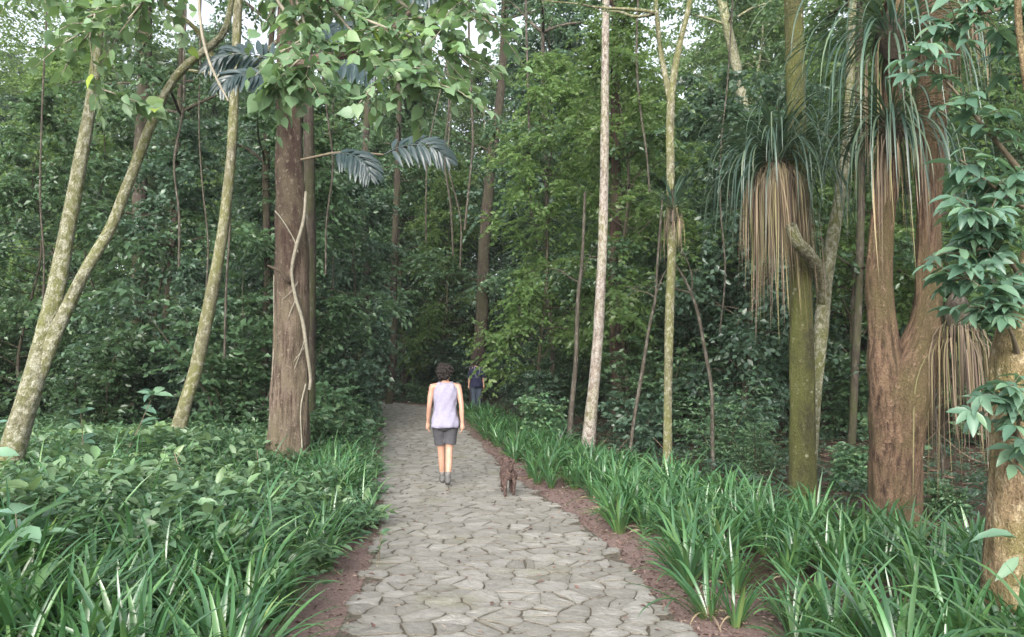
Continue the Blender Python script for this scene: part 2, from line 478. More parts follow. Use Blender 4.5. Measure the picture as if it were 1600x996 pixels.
def fuse(buf, name, mats, vox, parent, sm=4, fur=0.0, fscale=30):
    """all rounded volumes fused into one continuous surface"""
    me = buf.mesh(name + '_raw', mats)
    o = bpy.data.objects.new(name, me); COL.objects.link(o)
    r = o.modifiers.new('r', 'REMESH'); r.mode = 'VOXEL'; r.voxel_size = vox; r.use_smooth_shade = True
    s = o.modifiers.new('s', 'SMOOTH'); s.iterations = sm; s.factor = .5
    dg = bpy.context.evaluated_depsgraph_get(); dg.update()
    new = bpy.data.meshes.new_from_object(o.evaluated_get(dg))
    o.modifiers.clear(); o.data = new; bpy.data.meshes.remove(me)
    new.name = name
    if fur:
        nv = len(new.vertices); co = np.empty(nv * 3, np.float32); no = np.empty(nv * 3, np.float32)
        new.vertices.foreach_get('co', co); new.vertices.foreach_get('normal', no)
        co = co.reshape(-1, 3); no = no.reshape(-1, 3); q = co * fscale
        k = np.array([mnoise.noise(a) + .6 * mnoise.noise((a[0] * 2.3, a[1] * 2.3, a[2] * 1.1)) for a in q.tolist()])
        new.vertices.foreach_set('co', (co + no * (fur * k)[:, None]).astype(np.float32).ravel()); new.update()
    if not new.materials:
        for m in mats: new.materials.append(m)
    o.parent = parent
    return o


def hand(buf, w, d, side, rs=1.0):
    """palm and five curled fingers; w wrist, d pointing down the hand, side = +1 right hand"""
    w = np.array(w, float); d = unit(np.array(d, float)); fwd = np.array([0, 1., 0]); fwd = unit(fwd - d * (fwd @ d)); lat = np.cross(d, fwd)
    inn = -side * np.array([1., 0, 0]); inn = unit(inn - d * (inn @ d))
    pc = w + d * .05
    blob(buf, [w, pc, w + d * .085], [.024, .031, .03], 12, .55)
    for k, (off, L) in enumerate(((.024, .072), (.008, .08), (-.008, .075), (-.023, .06))):
        o = w + d * .085 + fwd * off
        blob(buf, [o, o + d * L * .45 + inn * .008, o + d * L * .8 + inn * .022, o + d * L * .95 + inn * .036], [.0095, .009, .008, .007], 8)
    o = w + d * .03 + fwd * .026
    blob(buf, [o, o + fwd * .022 + d * .03 + inn * .006, o + fwd * .024 + d * .062 + inn * .014], [.011, .01, .008], 8)


def person(loc, rz, label, skin, hairc, topc, shortc, shoec, long_legs=False, scale=1.0, straps_c=None, pose='walk', headturn=.45):
    e = tag(empty('person', loc, rz, scale), label, 'person')
    b = Buf()
    # torso
    for z, rx, ry, y in ((.86, .155, .115, 0), (.95, .15, .108, 0), (1.05, .132, .095, .005), (1.16, .14, .1, .005), (1.26, .152, .108, 0), (1.34, .15, .09, 0)):
        ball(b, (0, y, z), (rx, ry, .1))
    blob(b, [(-.15, -.005, 1.355), (0, 0, 1.37), (.15, -.005, 1.355)], [.052, .065, .052])
    blob(b, [(0, -.005, 1.36), (0, .01, 1.42), (0, .02, 1.48)], [.062, .052, .05])
    # head, turned a little to its right
    H = Buf()
    ball(H, (0, 0, 1.565), (.076, .096, .1)); ball(H, (0, .035, 1.505), (.055, .06, .06))
    blob(H, [(0, .09, 1.565), (0, .105, 1.545), (0, .108, 1.53)], [.01, .013, .014])
    blob(H, [(-.022, .088, 1.5), (0, .094, 1.5), (.022, .088, 1.5)], [.008, .01, .008])
    for s in (-1, 1): ball(H, (s * .078, -.003, 1.545), (.012, .022, .032))
    ct, st_ = math.cos(-headturn), math.sin(-headturn)
    for V, T, D in zip(H.V, H.T, H.D):
        W = V.copy(); W[:, 0] = V[:, 0] * ct - V[:, 1] * st_; W[:, 1] = V[:, 0] * st_ + V[:, 1] * ct + .02
        b.add(W, T - T.min(), D)
    # legs
    if pose == 'walk':
        legs = ((1, [(.085, 0, .86), (.078, .015, .66), (.06, .02, .47), (.052, -.075, .3), (.035, -.16, .115)], (.036, -.06, .03)),
                (-1, [(-.085, 0, .86), (-.07, .06, .66), (-.045, .115, .47), (-.035, .15, .3), (-.022, .2, .085)], (-.024, .34, .03)))
    else:
        legs = ((1, [(.085, 0, .86), (.085, .01, .66), (.08, .015, .47), (.08, -.005, .3), (.075, -.02, .085)], (.085, .12, .03)),
                (-1, [(-.085, 0, .86), (-.085, .02, .66), (-.08, .03, .47), (-.08, .01, .3), (-.075, 0, .085)], (-.085, .14, .03)))
    for s, J, toe in legs:
        blob(b, J, [.088, .075, .052, .05, .033], 14)
        heel = np.array(J[-1]) + [0, -.03, -.045]
        blob(b, [heel, np.array(toe)], [.034, .03], 12)
    # arms
    for s in (-1, 1):
        sw = .09 * s if pose == 'walk' else 0.02
        sh, el, wr = np.array((s * .178, -.005, 1.355)), np.array((s * .222, -.03 - sw * .4, 1.1)), np.array((s * .236, .02 - sw, .865))
        blob(b, [sh, (sh + el) / 2 + [s * .004, 0, 0], el, (el + wr) / 2 + [0, .004, 0], wr], [.05, .043, .035, .034, .022], 12)
        hand(b, wr, unit(wr - el) * .6 + np.array([0, .1, -1]), s)
    fuse(b, 'body', [skin], .006, e, 4)
    # hair
    h = Buf()
    ball(h, (-.004, -.025, 1.588), (.108, .113, .1)); ball(h, (0, -.065, 1.53), (.1, .066, .085))
    for i in range(30):
        a = rg.uniform(0, 2 * PI); z = rg.uniform(-.3, 1)
        rr_ = math.sqrt(1 - min(1, z * z * .9)); p = (math.cos(a) * .092 * rr_, -.03 + math.sin(a) * .095 * rr_, 1.575 + z * .09)
        if p[1] > .045 and p[2] < 1.63: continue
        ball(h, p, (.036, .036, .034), 8)
    hb = Buf()
    for V, T, D in zip(h.V, h.T, h.D):
        W = V.copy(); W[:, 0] = V[:, 0] * ct - V[:, 1] * st_; W[:, 1] = V[:, 0] * st_ + V[:, 1] * ct + .02
        hb.add(W, T - T.min(), D)
    fuse(hb, 'hair', [hairc], .006, e, 1, .02, 34)
    # eyes
    for s in (-1, 1):
        eb = Buf(); p = np.array((s * .03, .0835, 1.562)); ball(eb, (p[0] * ct - p[1] * st_, p[0] * st_ + p[1] * ct + .02, p[2]), (.011, .009, .008), 10)
        link('eye', eb.mesh('eye', [M['eye']]), e)
    # sleeveless top or jacket: loft
    tp = Buf()
    zs = [(.79, .196, .156), (.83, .19, .15), (.9, .178, .138), (.98, .16, .118), (1.05, .152, .112), (1.13, .155, .116), (1.22, .166, .124), (1.29, .168, .122), (1.335, .163, .108), (1.375, .148, .09), (1.405, .118, .08), (1.428, .088, .072)]
    n = 40; th = np.linspace(0, 2 * PI, n, endpoint=False); rings = []
    for i, (z, rx, ry) in enumerate(zs):
        cc = np.sign(np.cos(th)) * np.abs(np.cos(th)) ** .8; ss = np.sign(np.sin(th)) * np.abs(np.sin(th)) ** .8
        wr = .009 * np.sin(th * 5 + z * 18) * (1.4 - z) * 1.8 + .006 * np.sin(th * 9 - z * 30)
        zz = z - (.018 * (np.sin(th) < 0) * np.abs(np.sin(th)) if i > 9 else 0) + .006 * np.sin(th * 4) * (i == 0)
        rings.append(np.stack([cc * (rx + wr), ss * (ry + wr) + .002, np.full(n, 1.) * zz], -1))
    V = np.vstack(rings); idx = np.arange(len(V)).reshape(len(zs), n)
    a_ = idx[:-1]; b_ = np.roll(idx, -1, 1)[:-1]; c_ = np.roll(idx, -1, 1)[1:]; d_ = idx[1:]
    tp.add(V, np.concatenate([np.stack([a_, b_, c_], -1).reshape(-1, 3), np.stack([a_, c_, d_], -1).reshape(-1, 3)]), np.zeros((len(V), 3)))
    o = link('tank_top' if not straps_c else 'shirt', tp.mesh('top', [topc]), e)
    sm = o.modifiers.new('thick', 'SOLIDIFY'); sm.thickness = .006; sm.offset = 1
    if straps_c:
        sl = Buf()
        for s in (-1, 1):
            blob(sl, [(s * .165, -.005, 1.36), (s * .205, -.02, 1.22), (s * .224, -.03, 1.1)], [.058, .05, .046], 12)
        fuse(sl, 'sleeves', [topc], .008, e, 2)
        st2 = Buf()
        for s in (-1, 1):
            tube(st2, np.array([(s * .07, -.085, 1.415), (s * .085, -.13, 1.33), (s * .06, -.137, 1.2), (s * .02, -.128, 1.08)]), [.014] * 4, 8, 0, res=4)
        link('pack_straps', st2.mesh('pack_straps', [straps_c]), e)
    # shorts or trousers
    sb = Buf()
    ball(sb, (0, 0, .87), (.178, .132, .1)); ball(sb, (0, -.02, .82), (.17, .12, .09))
    for s, J, toe in legs:
        J = np.array(J)
        if long_legs:
            tube(sb, J, [.112, .098, .076, .07, .064], 16, 0, cap=True, res=4)
        else:
            kn = J[1] + (J[2] - J[1]) * .55
            tube(sb, np.array([J[0], (J[0] + J[1]) / 2, J[1], kn]), [.104, .1, .09, .088], 18, 0, cap=True)
    fuse(sb, 'trousers' if long_legs else 'shorts', [shortc], .008, e, 3, .004, 14)
    for s, J, toe in legs:
        fb_ = Buf(); J = np.array(J); toe = np.array(toe); heel = J[-1] + [0, -.03, -.05]
        blob(fb_, [heel, (heel + toe) / 2 + [0, 0, .006], toe], [.041, .043, .035], 12); blob(fb_, [J[-1] + [0, -.012, -.03], J[-1] + [0, 0, .015]], [.044, .04], 12)
        fuse(fb_, 'shoe', [shoec], .006, e, 2)
        if not long_legs:
            so = Buf(); tube(so, np.array([J[-1] + [0, 0, 0], J[-1] + (J[-2] - J[-1]) * .22, J[-1] + (J[-2] - J[-1]) * .34]), [.039, .039, .042], 14, 0, cap=True)
            link('sock', so.mesh('sock', [M['sock']]), e)
    return e


M['skin'] = skin_mat('warm_skin', (.37, .215, .155)); M['skin2'] = skin_mat('tan_skin', (.36, .22, .16))  # even skin colours with slight mottling
M['hair'] = plain_mat('dark_brown_hair', (.013, .01, .009), .8, .6, 60)
M['eye'] = plain_mat('eye', (.05, .04, .035), .2)
M['lilac'] = plain_mat('lilac_cotton', (.235, .225, .3), .9, .1, 30, .2, .1)
M['grey_cloth'] = plain_mat('charcoal_cotton', (.058, .058, .066), .9, .2, 40, .2, .2)
M['navy'] = plain_mat('navy_cotton', (.018, .02, .045), .9, .2, 30, .2)
M['denim'] = plain_mat('denim', (.045, .06, .085), .9, .25, 60, .2)
M['shoe'] = plain_mat('grey_shoe', (.09, .09, .088), .7)
M['sock'] = plain_mat('grey_sock', (.13, .125, .12), .9)
M['white_strap'] = plain_mat('pale_strap', (.15, .16, .2), .8)


def pathz(x, y): return float(path_info(x, y)[1][0]) + .045


person((-.94, 10.75, pathz(-.94, 10.75) - .015), .14, 'woman walking away in a lilac tank top and charcoal shorts, short dark hair', M['skin'], M['hair'], M['lilac'], M['grey_cloth'], M['shoe'])
p2x, p2y = at(744, 645, 23.5)[0], 23.5
person((p2x, p2y, pathz(p2x, p2y) - .02), .25, 'distant person in a navy shirt and blue jeans with pale straps across the back', M['skin2'], M['hair'], M['navy'], M['denim'], M['shoe'], True, 1.0, M['white_strap'], 'stand', .2)


def dog(loc, rz, label):
    e = tag(empty('dog', loc, rz, .87), label, 'dog')
    b = Buf()
    # +y is forward
    blob(b, [(0, -.2, .315), (0, -.1, .315), (0, .05, .3), (0, .17, .305), (0, .24, .33)], [.083, .085, .092, .1, .08], 16, 1.08)
    blob(b, [(0, .22, .33), (.012, .3, .4), (.02, .34, .44)], [.075, .06, .055], 14)
    blob(b, [(.02, .345, .45), (.03, .39, .452)], [.062, .05], 14); blob(b, [(.032, .41, .44), (.045, .48, .422)], [.033, .024], 12)
    for s in (-1, 1):
        blob(b, [(.02 + s * .055, .345, .485), (.02 + s * .084, .35, .44), (.02 + s * .086, .355, .385)], [.018, .026, .02], 10, .6)
        # hind leg: hip, knee forward, hock back, paw
        f = .05 * s
        blob(b, [(s * .055, -.17, .29), (s * .072, -.1 + f, .215), (s * .068, -.2 + f, .115), (s * .066, -.19 + f, .03)], [.066, .047, .024, .022], 12, 1, 3)
        blob(b, [(s * .066, -.19 + f, .022), (s * .066, -.145 + f, .018)], [.023, .02], 10)
        f = -.05 * s
        blob(b, [(s * .06, .2, .27), (s * .062, .18 + f * .5, .18), (s * .058, .2 + f, .09), (s * .058, .205 + f, .03)], [.05, .034, .025, .022], 12, 1, 3)
        blob(b, [(s * .058, .205 + f, .022), (s * .058, .245 + f, .018)], [.023, .02], 10)
    blob(b, [(0, -.25, .35), (0, -.31, .4), (.02, -.34, .47), (.05, -.33, .53)], [.026, .022, .019, .012], 10)
    # feathering on tail and breeches
    for s in (-1, 1):
        for i in range(4): ball(b, (s * (.05 + .006 * i), -.235 + .006 * i, .31 - .04 * i), (.03, .025, .034), 8)
    fuse(b, 'body', [M['dogfur']], .006, e, 3, .008, 42)
    for s in (-1, 1):
        eb = Buf(); ball(eb, (.03 + s * .03, .425, .47), (.008, .008, .008), 8); link('eye', eb.mesh('eye', [M['eye']]), e)
    nb = Buf(); ball(nb, (.047, .5, .428), (.013, .01, .01), 10); link('nose', nb.mesh('nose', [M['eye']]), e)
    return e


M['dogfur'] = plain_mat('brown_dog_fur', (.066, .044, .038), .85, .55, 26, .2, .5)
dog((-.05, 9.85, pathz(-.05, 9.85) - .012), .12, 'small shaggy brown dog walking away beside the woman')

# ------------------------------------------------------------------ ground sheet
def ground_mat():
    m, nt, out = nodes('forest_soil')
    at_ = N(nt, 'ShaderNodeAttribute', attribute_name='dat')
    sp = N(nt, 'ShaderNodeSeparateXYZ'); nt.links.new(at_.outputs['Vector'], sp.inputs[0])
    tc = N(nt, 'ShaderNodeTexCoord'); v = tc.outputs['Object']
    f = nz(nt, v, 35, 6, .7); f2 = nz(nt, v, 2.5, 4); f3 = nz(nt, v, 90, 3, .6, (1, .35, 1))
    soil = ramp(nt, f, [(.3, (.022, .016, .012)), (.55, (.06, .042, .03)), (.75, (.11, .078, .055))])
    mulch = ramp(nt, f, [(.3, (.1, .068, .062)), (.5, (.2, .142, .13)), (.72, (.31, .235, .21))])
    mulch = mix(nt, ramp(nt, f3, [(.58, (0, 0, 0)), (.64, (.8, .8, .8))]), mulch, (.33, .25, .2))
    e = N(nt, 'ShaderNodeMath', operation='ADD'); nt.links.new(sp.outputs[0], e.inputs[0])
    mm = N(nt, 'ShaderNodeMath', operation='MULTIPLY'); mm.inputs[1].default_value = .5; nt.links.new(f2, mm.inputs[0])
    nt.links.new(mm.outputs[0], e.inputs[1])
    c = mix(nt, ramp(nt, e.outputs[0], [(.75, (1, 1, 1)), (1.0, (0, 0, 0))]), soil, mulch)
    p = N(nt, 'ShaderNodeBsdfPrincipled'); p.inputs['Roughness'].default_value = .95; p.inputs['Specular IOR Level'].default_value = .15
    nt.links.new(c, p.inputs['Base Color'])
    b = N(nt, 'ShaderNodeBump'); b.inputs['Strength'].default_value = .8; b.inputs['Distance'].default_value = .03
    nt.links.new(f, b.inputs['Height']); nt.links.new(b.outputs[0], p.inputs['Normal'])
    nt.links.new(p.outputs[0], out.inputs[0])
    return m


def axis(lo, flo, fhi, hi, fs, cs):
    return np.concatenate([np.arange(lo, flo, cs), np.arange(flo, fhi, fs), np.arange(fhi, hi + cs, cs)])


xs = axis(-300, -13, 9, 300, .25, 7); ys = axis(-120, -3, 34, 400, .25, 7)
GX, GY = np.meshgrid(xs, ys)
gz = np.concatenate([ground(GX[i], GY[i]) for i in range(len(ys))])
gs = np.concatenate([np.abs(path_info(GX[i], GY[i])[0]) - HALFW for i in range(len(ys))])
b = Buf()
nx, ny = len(xs), len(ys)
ii = np.arange(nx * ny).reshape(ny, nx)
q = [ii[:-1, :-1].ravel(), ii[:-1, 1:].ravel(), ii[1:, 1:].ravel(), ii[1:, :-1].ravel()]
b.add(np.stack([GX.ravel(), GY.ravel(), gz], -1), np.concatenate([np.stack([q[0], q[1], q[2]], -1), np.stack([q[0], q[2], q[3]], -1)]),
      np.stack([gs, gs * 0, gs * 0], -1))
tag(link('ground', b.mesh('ground', [ground_mat()])), 'brown forest floor with reddish mulch along the stone path', None, None, 'structure')


# ------------------------------------------------------------------ stone path: irregular flagstones on a bed of earth
def stone_mat():
    m, nt, out = nodes('flagstone')
    at_ = N(nt, 'ShaderNodeAttribute', attribute_name='dat')
    sp = N(nt, 'ShaderNodeSeparateXYZ'); nt.links.new(at_.outputs['Vector'], sp.inputs[0])
    tc = N(nt, 'ShaderNodeTexCoord'); v = tc.outputs['Object']
    c = ramp(nt, sp.outputs[0], [(0, (.19, .183, .165)), (.5, (.235, .228, .208)), (1, (.28, .273, .252))])
    f = nz(nt, v, 14, 6, .65)
    c = mix(nt, .75, c, ramp(nt, f, [(.25, (.62, .61, .58)), (.5, (1, 1, 1)), (.75, (1.12, 1.11, 1.08))]), 'MULTIPLY')
    fine = nz(nt, v, 120, 3, .6)
    c = mix(nt, .4, c, ramp(nt, fine, [(.3, (.6, .6, .6)), (.7, (1.2, 1.2, 1.2))]), 'MULTIPLY')
    st = nz(nt, v, 1.3, 4, .6)
    c = mix(nt, ramp(nt, st, [(.56, (0, 0, 0)), (.75, (.5, .5, .5))]), c, (.15, .15, .06))
    c = mix(nt, ramp(nt, sp.outputs[1], [(0, (0, 0, 0)), (1, (.75, .75, .75))]), c, (.085, .075, .055))
    p = N(nt, 'ShaderNodeBsdfPrincipled'); p.inputs['Roughness'].default_value = .8; p.inputs['Specular IOR Level'].default_value = .3
    nt.links.new(c, p.inputs['Base Color'])
    b_ = N(nt, 'ShaderNodeBump'); b_.inputs['Strength'].default_value = .9; b_.inputs['Distance'].default_value = .02
    nt.links.new(f, b_.inputs['Height']); nt.links.new(b_.outputs[0], p.inputs['Normal'])
    nt.links.new(p.outputs[0], out.inputs[0])
    return m


def path_pt(s, lat):
    """arc length and lateral offset to world"""
    i = np.clip(np.searchsorted(CS, s) - 1, 0, len(CS) - 2)
    f = (s - CS[i]) / (CS[i + 1] - CS[i])
    p = CL[i] * (1 - f)[:, None] + CL[i + 1] * f[:, None]
    t = unit(_tan[i] * (1 - f)[:, None] + _tan[i + 1] * f[:, None])
    return np.stack([p[:, 0] + t[:, 1] * lat, p[:, 1] - t[:, 0] * lat, path_z(p[:, 1])], -1)


def build_path():
    rng = np.random.default_rng(3)
    b = Buf()
    S1 = CS[-1]
    # bed
    sg = np.arange(0, S1, .25); lt = np.linspace(-HALFW + .03, HALFW - .03, 9)
    A, B_ = np.meshgrid(sg, lt, indexing='ij')
    P = path_pt(A.ravel(), B_.ravel()); P[:, 2] += .019
    ii = np.arange(A.size).reshape(A.shape)
    q = [ii[:-1, :-1].ravel(), ii[:-1, 1:].ravel(), ii[1:, 1:].ravel(), ii[1:, :-1].ravel()]
    b.add(P, np.concatenate([np.stack([q[0], q[2], q[1]], -1), np.stack([q[0], q[3], q[2]], -1)]), np.zeros((len(P), 3)), 1)
    # stones: clipped cells of jittered seeds
    cs, cl = .17, .2
    pts = []
    for i in range(int(S1 / cs)):
        for j in range(-7, 8):
            pts.append((i * cs + rng.uniform(-.085, .085) + (.5 * cs if j % 2 else 0), j * cl + rng.uniform(-.1, .1)))
    pts = np.array(pts)
    pts = pts[rng.random(len(pts)) > .12]
    for k in np.nonzero((np.abs(pts[:, 1]) < HALFW) & (pts[:, 0] > 8))[0]:
        c = pts[k]
        near = pts[(np.abs(pts - c) < .85).all(1)]
        poly = [np.array(c + d) for d in ((-.4, -.4), (.4, -.4), (.4, .4), (-.4, .4))]
        for o in near:
            if o is c or np.hypot(*(o - c)) < 1e-6: continue
            mid = (o + c) / 2; nrm = unit(o - c); off = nrm @ mid - rng.uniform(.002, .006)
            new = []
            for a, bb in zip(poly, poly[1:] + poly[:1]):
                da, db = nrm @ a - off, nrm @ bb - off
                if da <= 0: new.append(a)
                if da * db < 0: new.append(a + (bb - a) * da / (da - db))
            poly = new
            if len(poly) < 3: break
        if len(poly) < 3: continue
        # clip to an uneven edge of the path
        for sgn in (1, -1):
            lim = HALFW + rng.uniform(-.07, .05); new = []
            for a, bb in zip(poly, poly[1:] + poly[:1]):
                da, db = sgn * a[1] - lim, sgn * bb[1] - lim
                if da <= 0: new.append(a)
                if da * db < 0: new.append(a + (bb - a) * da / (da - db))
            poly = new
            if len(poly) < 3: break
        if len(poly) < 3: continue
        # worn outline: subdivide and jitter, cut corners
        Q = np.array(poly); out = []
        for a, bb in zip(Q, np.roll(Q, -1, 0)):
            L = np.hypot(*(bb - a))
            if L < .03: out.append((a + bb) / 2); continue
            cut = min(.28, .018 / L)
            out += [a + (bb - a) * cut, a + (bb - a) * .5 + rng.normal(0, .011, 2), a + (bb - a) * (1 - cut)]
        Q = np.array(out); cen = Q.mean(0)
        n = len(Q)
        area = .5 * abs(np.sum(Q[:, 0] * np.roll(Q[:, 1], -1) - Q[:, 1] * np.roll(Q[:, 0], -1)))
        if area < .004: continue
        h = .027 + rng.uniform(-.0035, .004); tx, ty = rng.normal(0, .018, 2)
        rings = []
        for (ins, zz, ed) in ((0, .002, 1), (.0, h - .0025, .8), (.006, h - .0005, .3), (.05, h, 0)):
            r = cen + (Q - cen) * (1 - ins / max(.05, math.sqrt(area) * .55))
            w = path_pt(np.clip(r[:, 0], 0, S1 - .01), r[:, 1])
            w[:, 2] += zz + (tx * (r[:, 0] - cen[0]) + ty * (r[:, 1] - cen[1])) * (zz > .01) + rng.normal(0, .0012, n) * (ins > .02)
            rings.append((w, ed))
        cw = path_pt(np.clip(cen[None, 0], 0, S1 - .01), cen[None, 1]); cw[:, 2] += h
        V = np.vstack([r for r, _ in rings] + [cw]); tone = rng.random()
        D = np.vstack([np.tile((tone, e, 0), (n, 1)) for _, e in rings] + [[(tone, 0, 0)]])
        T = []
        for a in range(3):
            for j in range(n):
                j2 = (j + 1) % n
                T += [(a * n + j, a * n + n + j2, a * n + j2), (a * n + j, a * n + n + j, a * n + n + j2)]
        for j in range(n): T.append((3 * n + j, 4 * n, 3 * n + (j + 1) % n))
        b.add(V, T, D, 0)
    bed = plain_mat('joint_earth', (.09, .08, .064), .95, .4, 30, .1)
    return b.mesh('path', [stone_mat(), bed], False)


tag(link('path', build_path()), 'winding footpath of irregular grey flagstones', None, None, 'structure')


# ------------------------------------------------------------------ crown and tree builders
def crown_from_limbs(buf, tb, rng, limbs, ntw, nl, leaf, asp, tpl, twl, droop=.4, flat=.5, hang=.3, twig_mat=1, sub=.35, mat=0, tubes=True, ltilt=.7):
    """limbs: list of polylines; twigs leave their outer part and carry leaves"""
    O, t, L, tn = [], [], [], []
    for P in limbs:
        P = np.asarray(P)
        tt = unit(np.gradient(P, axis=0)); m = len(P); tone = rng.random()
        for k in range(ntw):
            f = rng.uniform(sub, 1) * (m - 1); i = min(int(f), m - 2); fr = f - i
            o = P[i] * (1 - fr) + P[i + 1] * fr
            a = rng.uniform(0, 2 * PI)
            d = tt[i] * .55 + np.array([math.cos(a), math.sin(a), rng.normal(0, flat)])
            O.append(o); t.append(d); L.append(twl * rng.uniform(.5, 1.2)); tn.append(np.clip(tone + rng.normal(0, .2), 0, 1))
    O, t, L, tn = np.array(O), unit(np.array(t)), np.array(L), np.array(tn)
    if tubes:
        for o, d, l in zip(O, t, L):
            p = o + d * l * np.array([0, .5, .95])[:, None]; p[:, 2] -= droop * l * np.array([0, .25, .9])
            tube(buf, p, [.004 + .006 * l, .003 + .003 * l, .0015], 3, twig_mat)
    twigs_leaves(buf, O, t, L, nl, leaf, asp, tpl, mat, rng, droop, ltilt, .9, hang, tn)


def wander(p0, d, L, n, rng, wob=.12, rise=0.0):
    p = np.array(p0, float); d = unit(np.array(d, float)); out = [p.copy()]
    for i in range(n):
        d = unit(d + rng.normal(0, wob, 3) + np.array([0, 0, rise]))
        p = p + d * L / n; out.append(p.copy())
    return np.array(out)


def tree_kind(name, seed, H, r0, Rc, h0, nb, ntw, nl, leaf, asp, tpl, mleaf, mbark, lean=.05, twl=.7, updir=.35, tubes=False, sides=8):
    """generic forest tree in its own coordinates; returns trunk mesh and crown mesh"""
    rng = np.random.default_rng(seed)
    tb, cb = Buf(), Buf()
    n = 9
    a = rng.uniform(0, 2 * PI)
    z = np.linspace(-.3, H, n)
    px = lean * np.maximum(z, 0) * math.cos(a) + np.cumsum(rng.normal(0, .11 * H / 9, n)); py = lean * np.maximum(z, 0) * math.sin(a) + np.cumsum(rng.normal(0, .11 * H / 9, n))
    px -= px[0]; py -= py[0]
    P = np.stack([px, py, z], -1); rad = r0 * (1 - .85 * np.linspace(0, 1, n) ** .9); rad[0] *= 1.25
    P, rad = tube(tb, P, rad, sides, 0, .12, .3, seed % 10, res=5)
    limbs = []
    for i in range(nb):
        f = h0 + (1 - h0) * ((i + rng.random()) / nb)
        k = f * (len(P) - 1); j = int(min(k, len(P) - 2))
        o = P[j]; az = i * 2.4 + rng.normal(0, .4)
        prof = (1 - .75 * ((f - h0) / (1 - h0)) ** 1.5) * (.55 + .45 * min(1, (f - h0) / .15 + .3))
        L = Rc * prof * rng.uniform(.6, 1.15)
        lb = wander(o, (math.cos(az), math.sin(az), updir * rng.uniform(.2, 1.6)), L, 5, rng, .32, -.05)
        tube(tb, lb, np.linspace(min(rad[j] * .5, .015 + .02 * L), .005, 6), 4, 0, seed=i % 9)
        limbs.append(lb)
    crown_from_limbs(cb, tb, rng, limbs, ntw, nl, leaf, asp, tpl, twl, tubes=tubes)
    return tb.mesh(name + '_trunk', [mbark]), cb.mesh(name + '_crown', [mleaf, M['twig']])


def shrub_kind(name, seed, H, Rr, ns, ntw, nl, leaf, asp, tpl, mleaf, twl=.4, flat=.35, droop=.3):
    rng = np.random.default_rng(seed)
    sb, fb = Buf(), Buf(); limbs = []
    for i in range(ns):
        a = i * 2.4 + rng.normal(0, .3); tiltv = rng.uniform(.05, .75) * Rr / H
        st = wander((.06 * math.cos(a), .06 * math.sin(a), -.1), (math.cos(a) * tiltv, math.sin(a) * tiltv, 1), H * rng.uniform(.6, 1.1), 6, rng, .12, .02)
        tube(sb, st, np.linspace(.012 + .004 * H, .004, 7), 5, 0, seed=i % 7)
        limbs.append(st)
    crown_from_limbs(fb, sb, rng, limbs, ntw, nl, leaf, asp, tpl, twl, droop, flat, sub=.15, tubes=False)
    return sb.mesh(name + '_stems', [M['dark_bark']]), fb.mesh(name + '_foliage', [mleaf, M['twig']])


def copies(protos, spots, name, parts, labelfn, cat, groupfn, sink=0.0):
    for i, (x, y, rz, s, k) in enumerate(spots):
        ms = protos[k % len(protos)]
        e = empty(name, (x, y, g1(x, y) - sink), rz, s)
        tag(e, labelfn(x, y), cat, groupfn(x, y))
        for pn, me in zip(parts, ms): link(pn, me, e)


# ------------------------------------------------------------------ the named trees beside the path
def px_path(pts):
    return np.array([at(u, v, Y) for u, v, Y, w in pts]), np.array([w * Y / FPX / 2 for u, v, Y, w in pts])


def with_base(P, r, sink=.25, flare=1.25):
    """carry a trunk down into the ground"""
    g = g1(P[0, 0], P[0, 1])
    d = unit(P[0] - P[1]); k = max((P[0, 2] - (g - sink)) / max(-d[2], .3), .05)
    if P[0, 2] - g < 0.02: k = sink
    return np.vstack([P[0] + d * k, P]), np.concatenate([[r[0] * flare], r])


def main_trunk(tb, pts, mat=0, sides=18, res=8, rough=.1, lobes=.35, seed=1, base=True):
    P, r = px_path(pts)
    if base: P, r = with_base(P, r)
    return tube(tb, P, r, sides, mat, rough, lobes if base else 0, seed, res=res)


def big_limbs(tb, rng, tip, dirs, L, r, n=6, rise=-.03, wob=.12):
    out = []
    for d in dirs:
        l = wander(tip, d, L * rng.uniform(.75, 1.2), n, rng, wob, rise)
        tube(tb, l, np.linspace(r, r * .25, n + 1), 8, 0, .08, seed=len(out), res=3)
        out.append(l)
    return out


def tree_obj(name, loc, label, group=None):
    e = empty(name, loc); tag(e, label, 'tree', group); return e


def part(name, buf, mats, e):
    me = buf.mesh(name, mats)
    o = link(name, me, e)
    o.matrix_parent_inverse = Matrix.Translation(Vector(e.location)).inverted()
    return o


rg = np.random.default_rng(77)

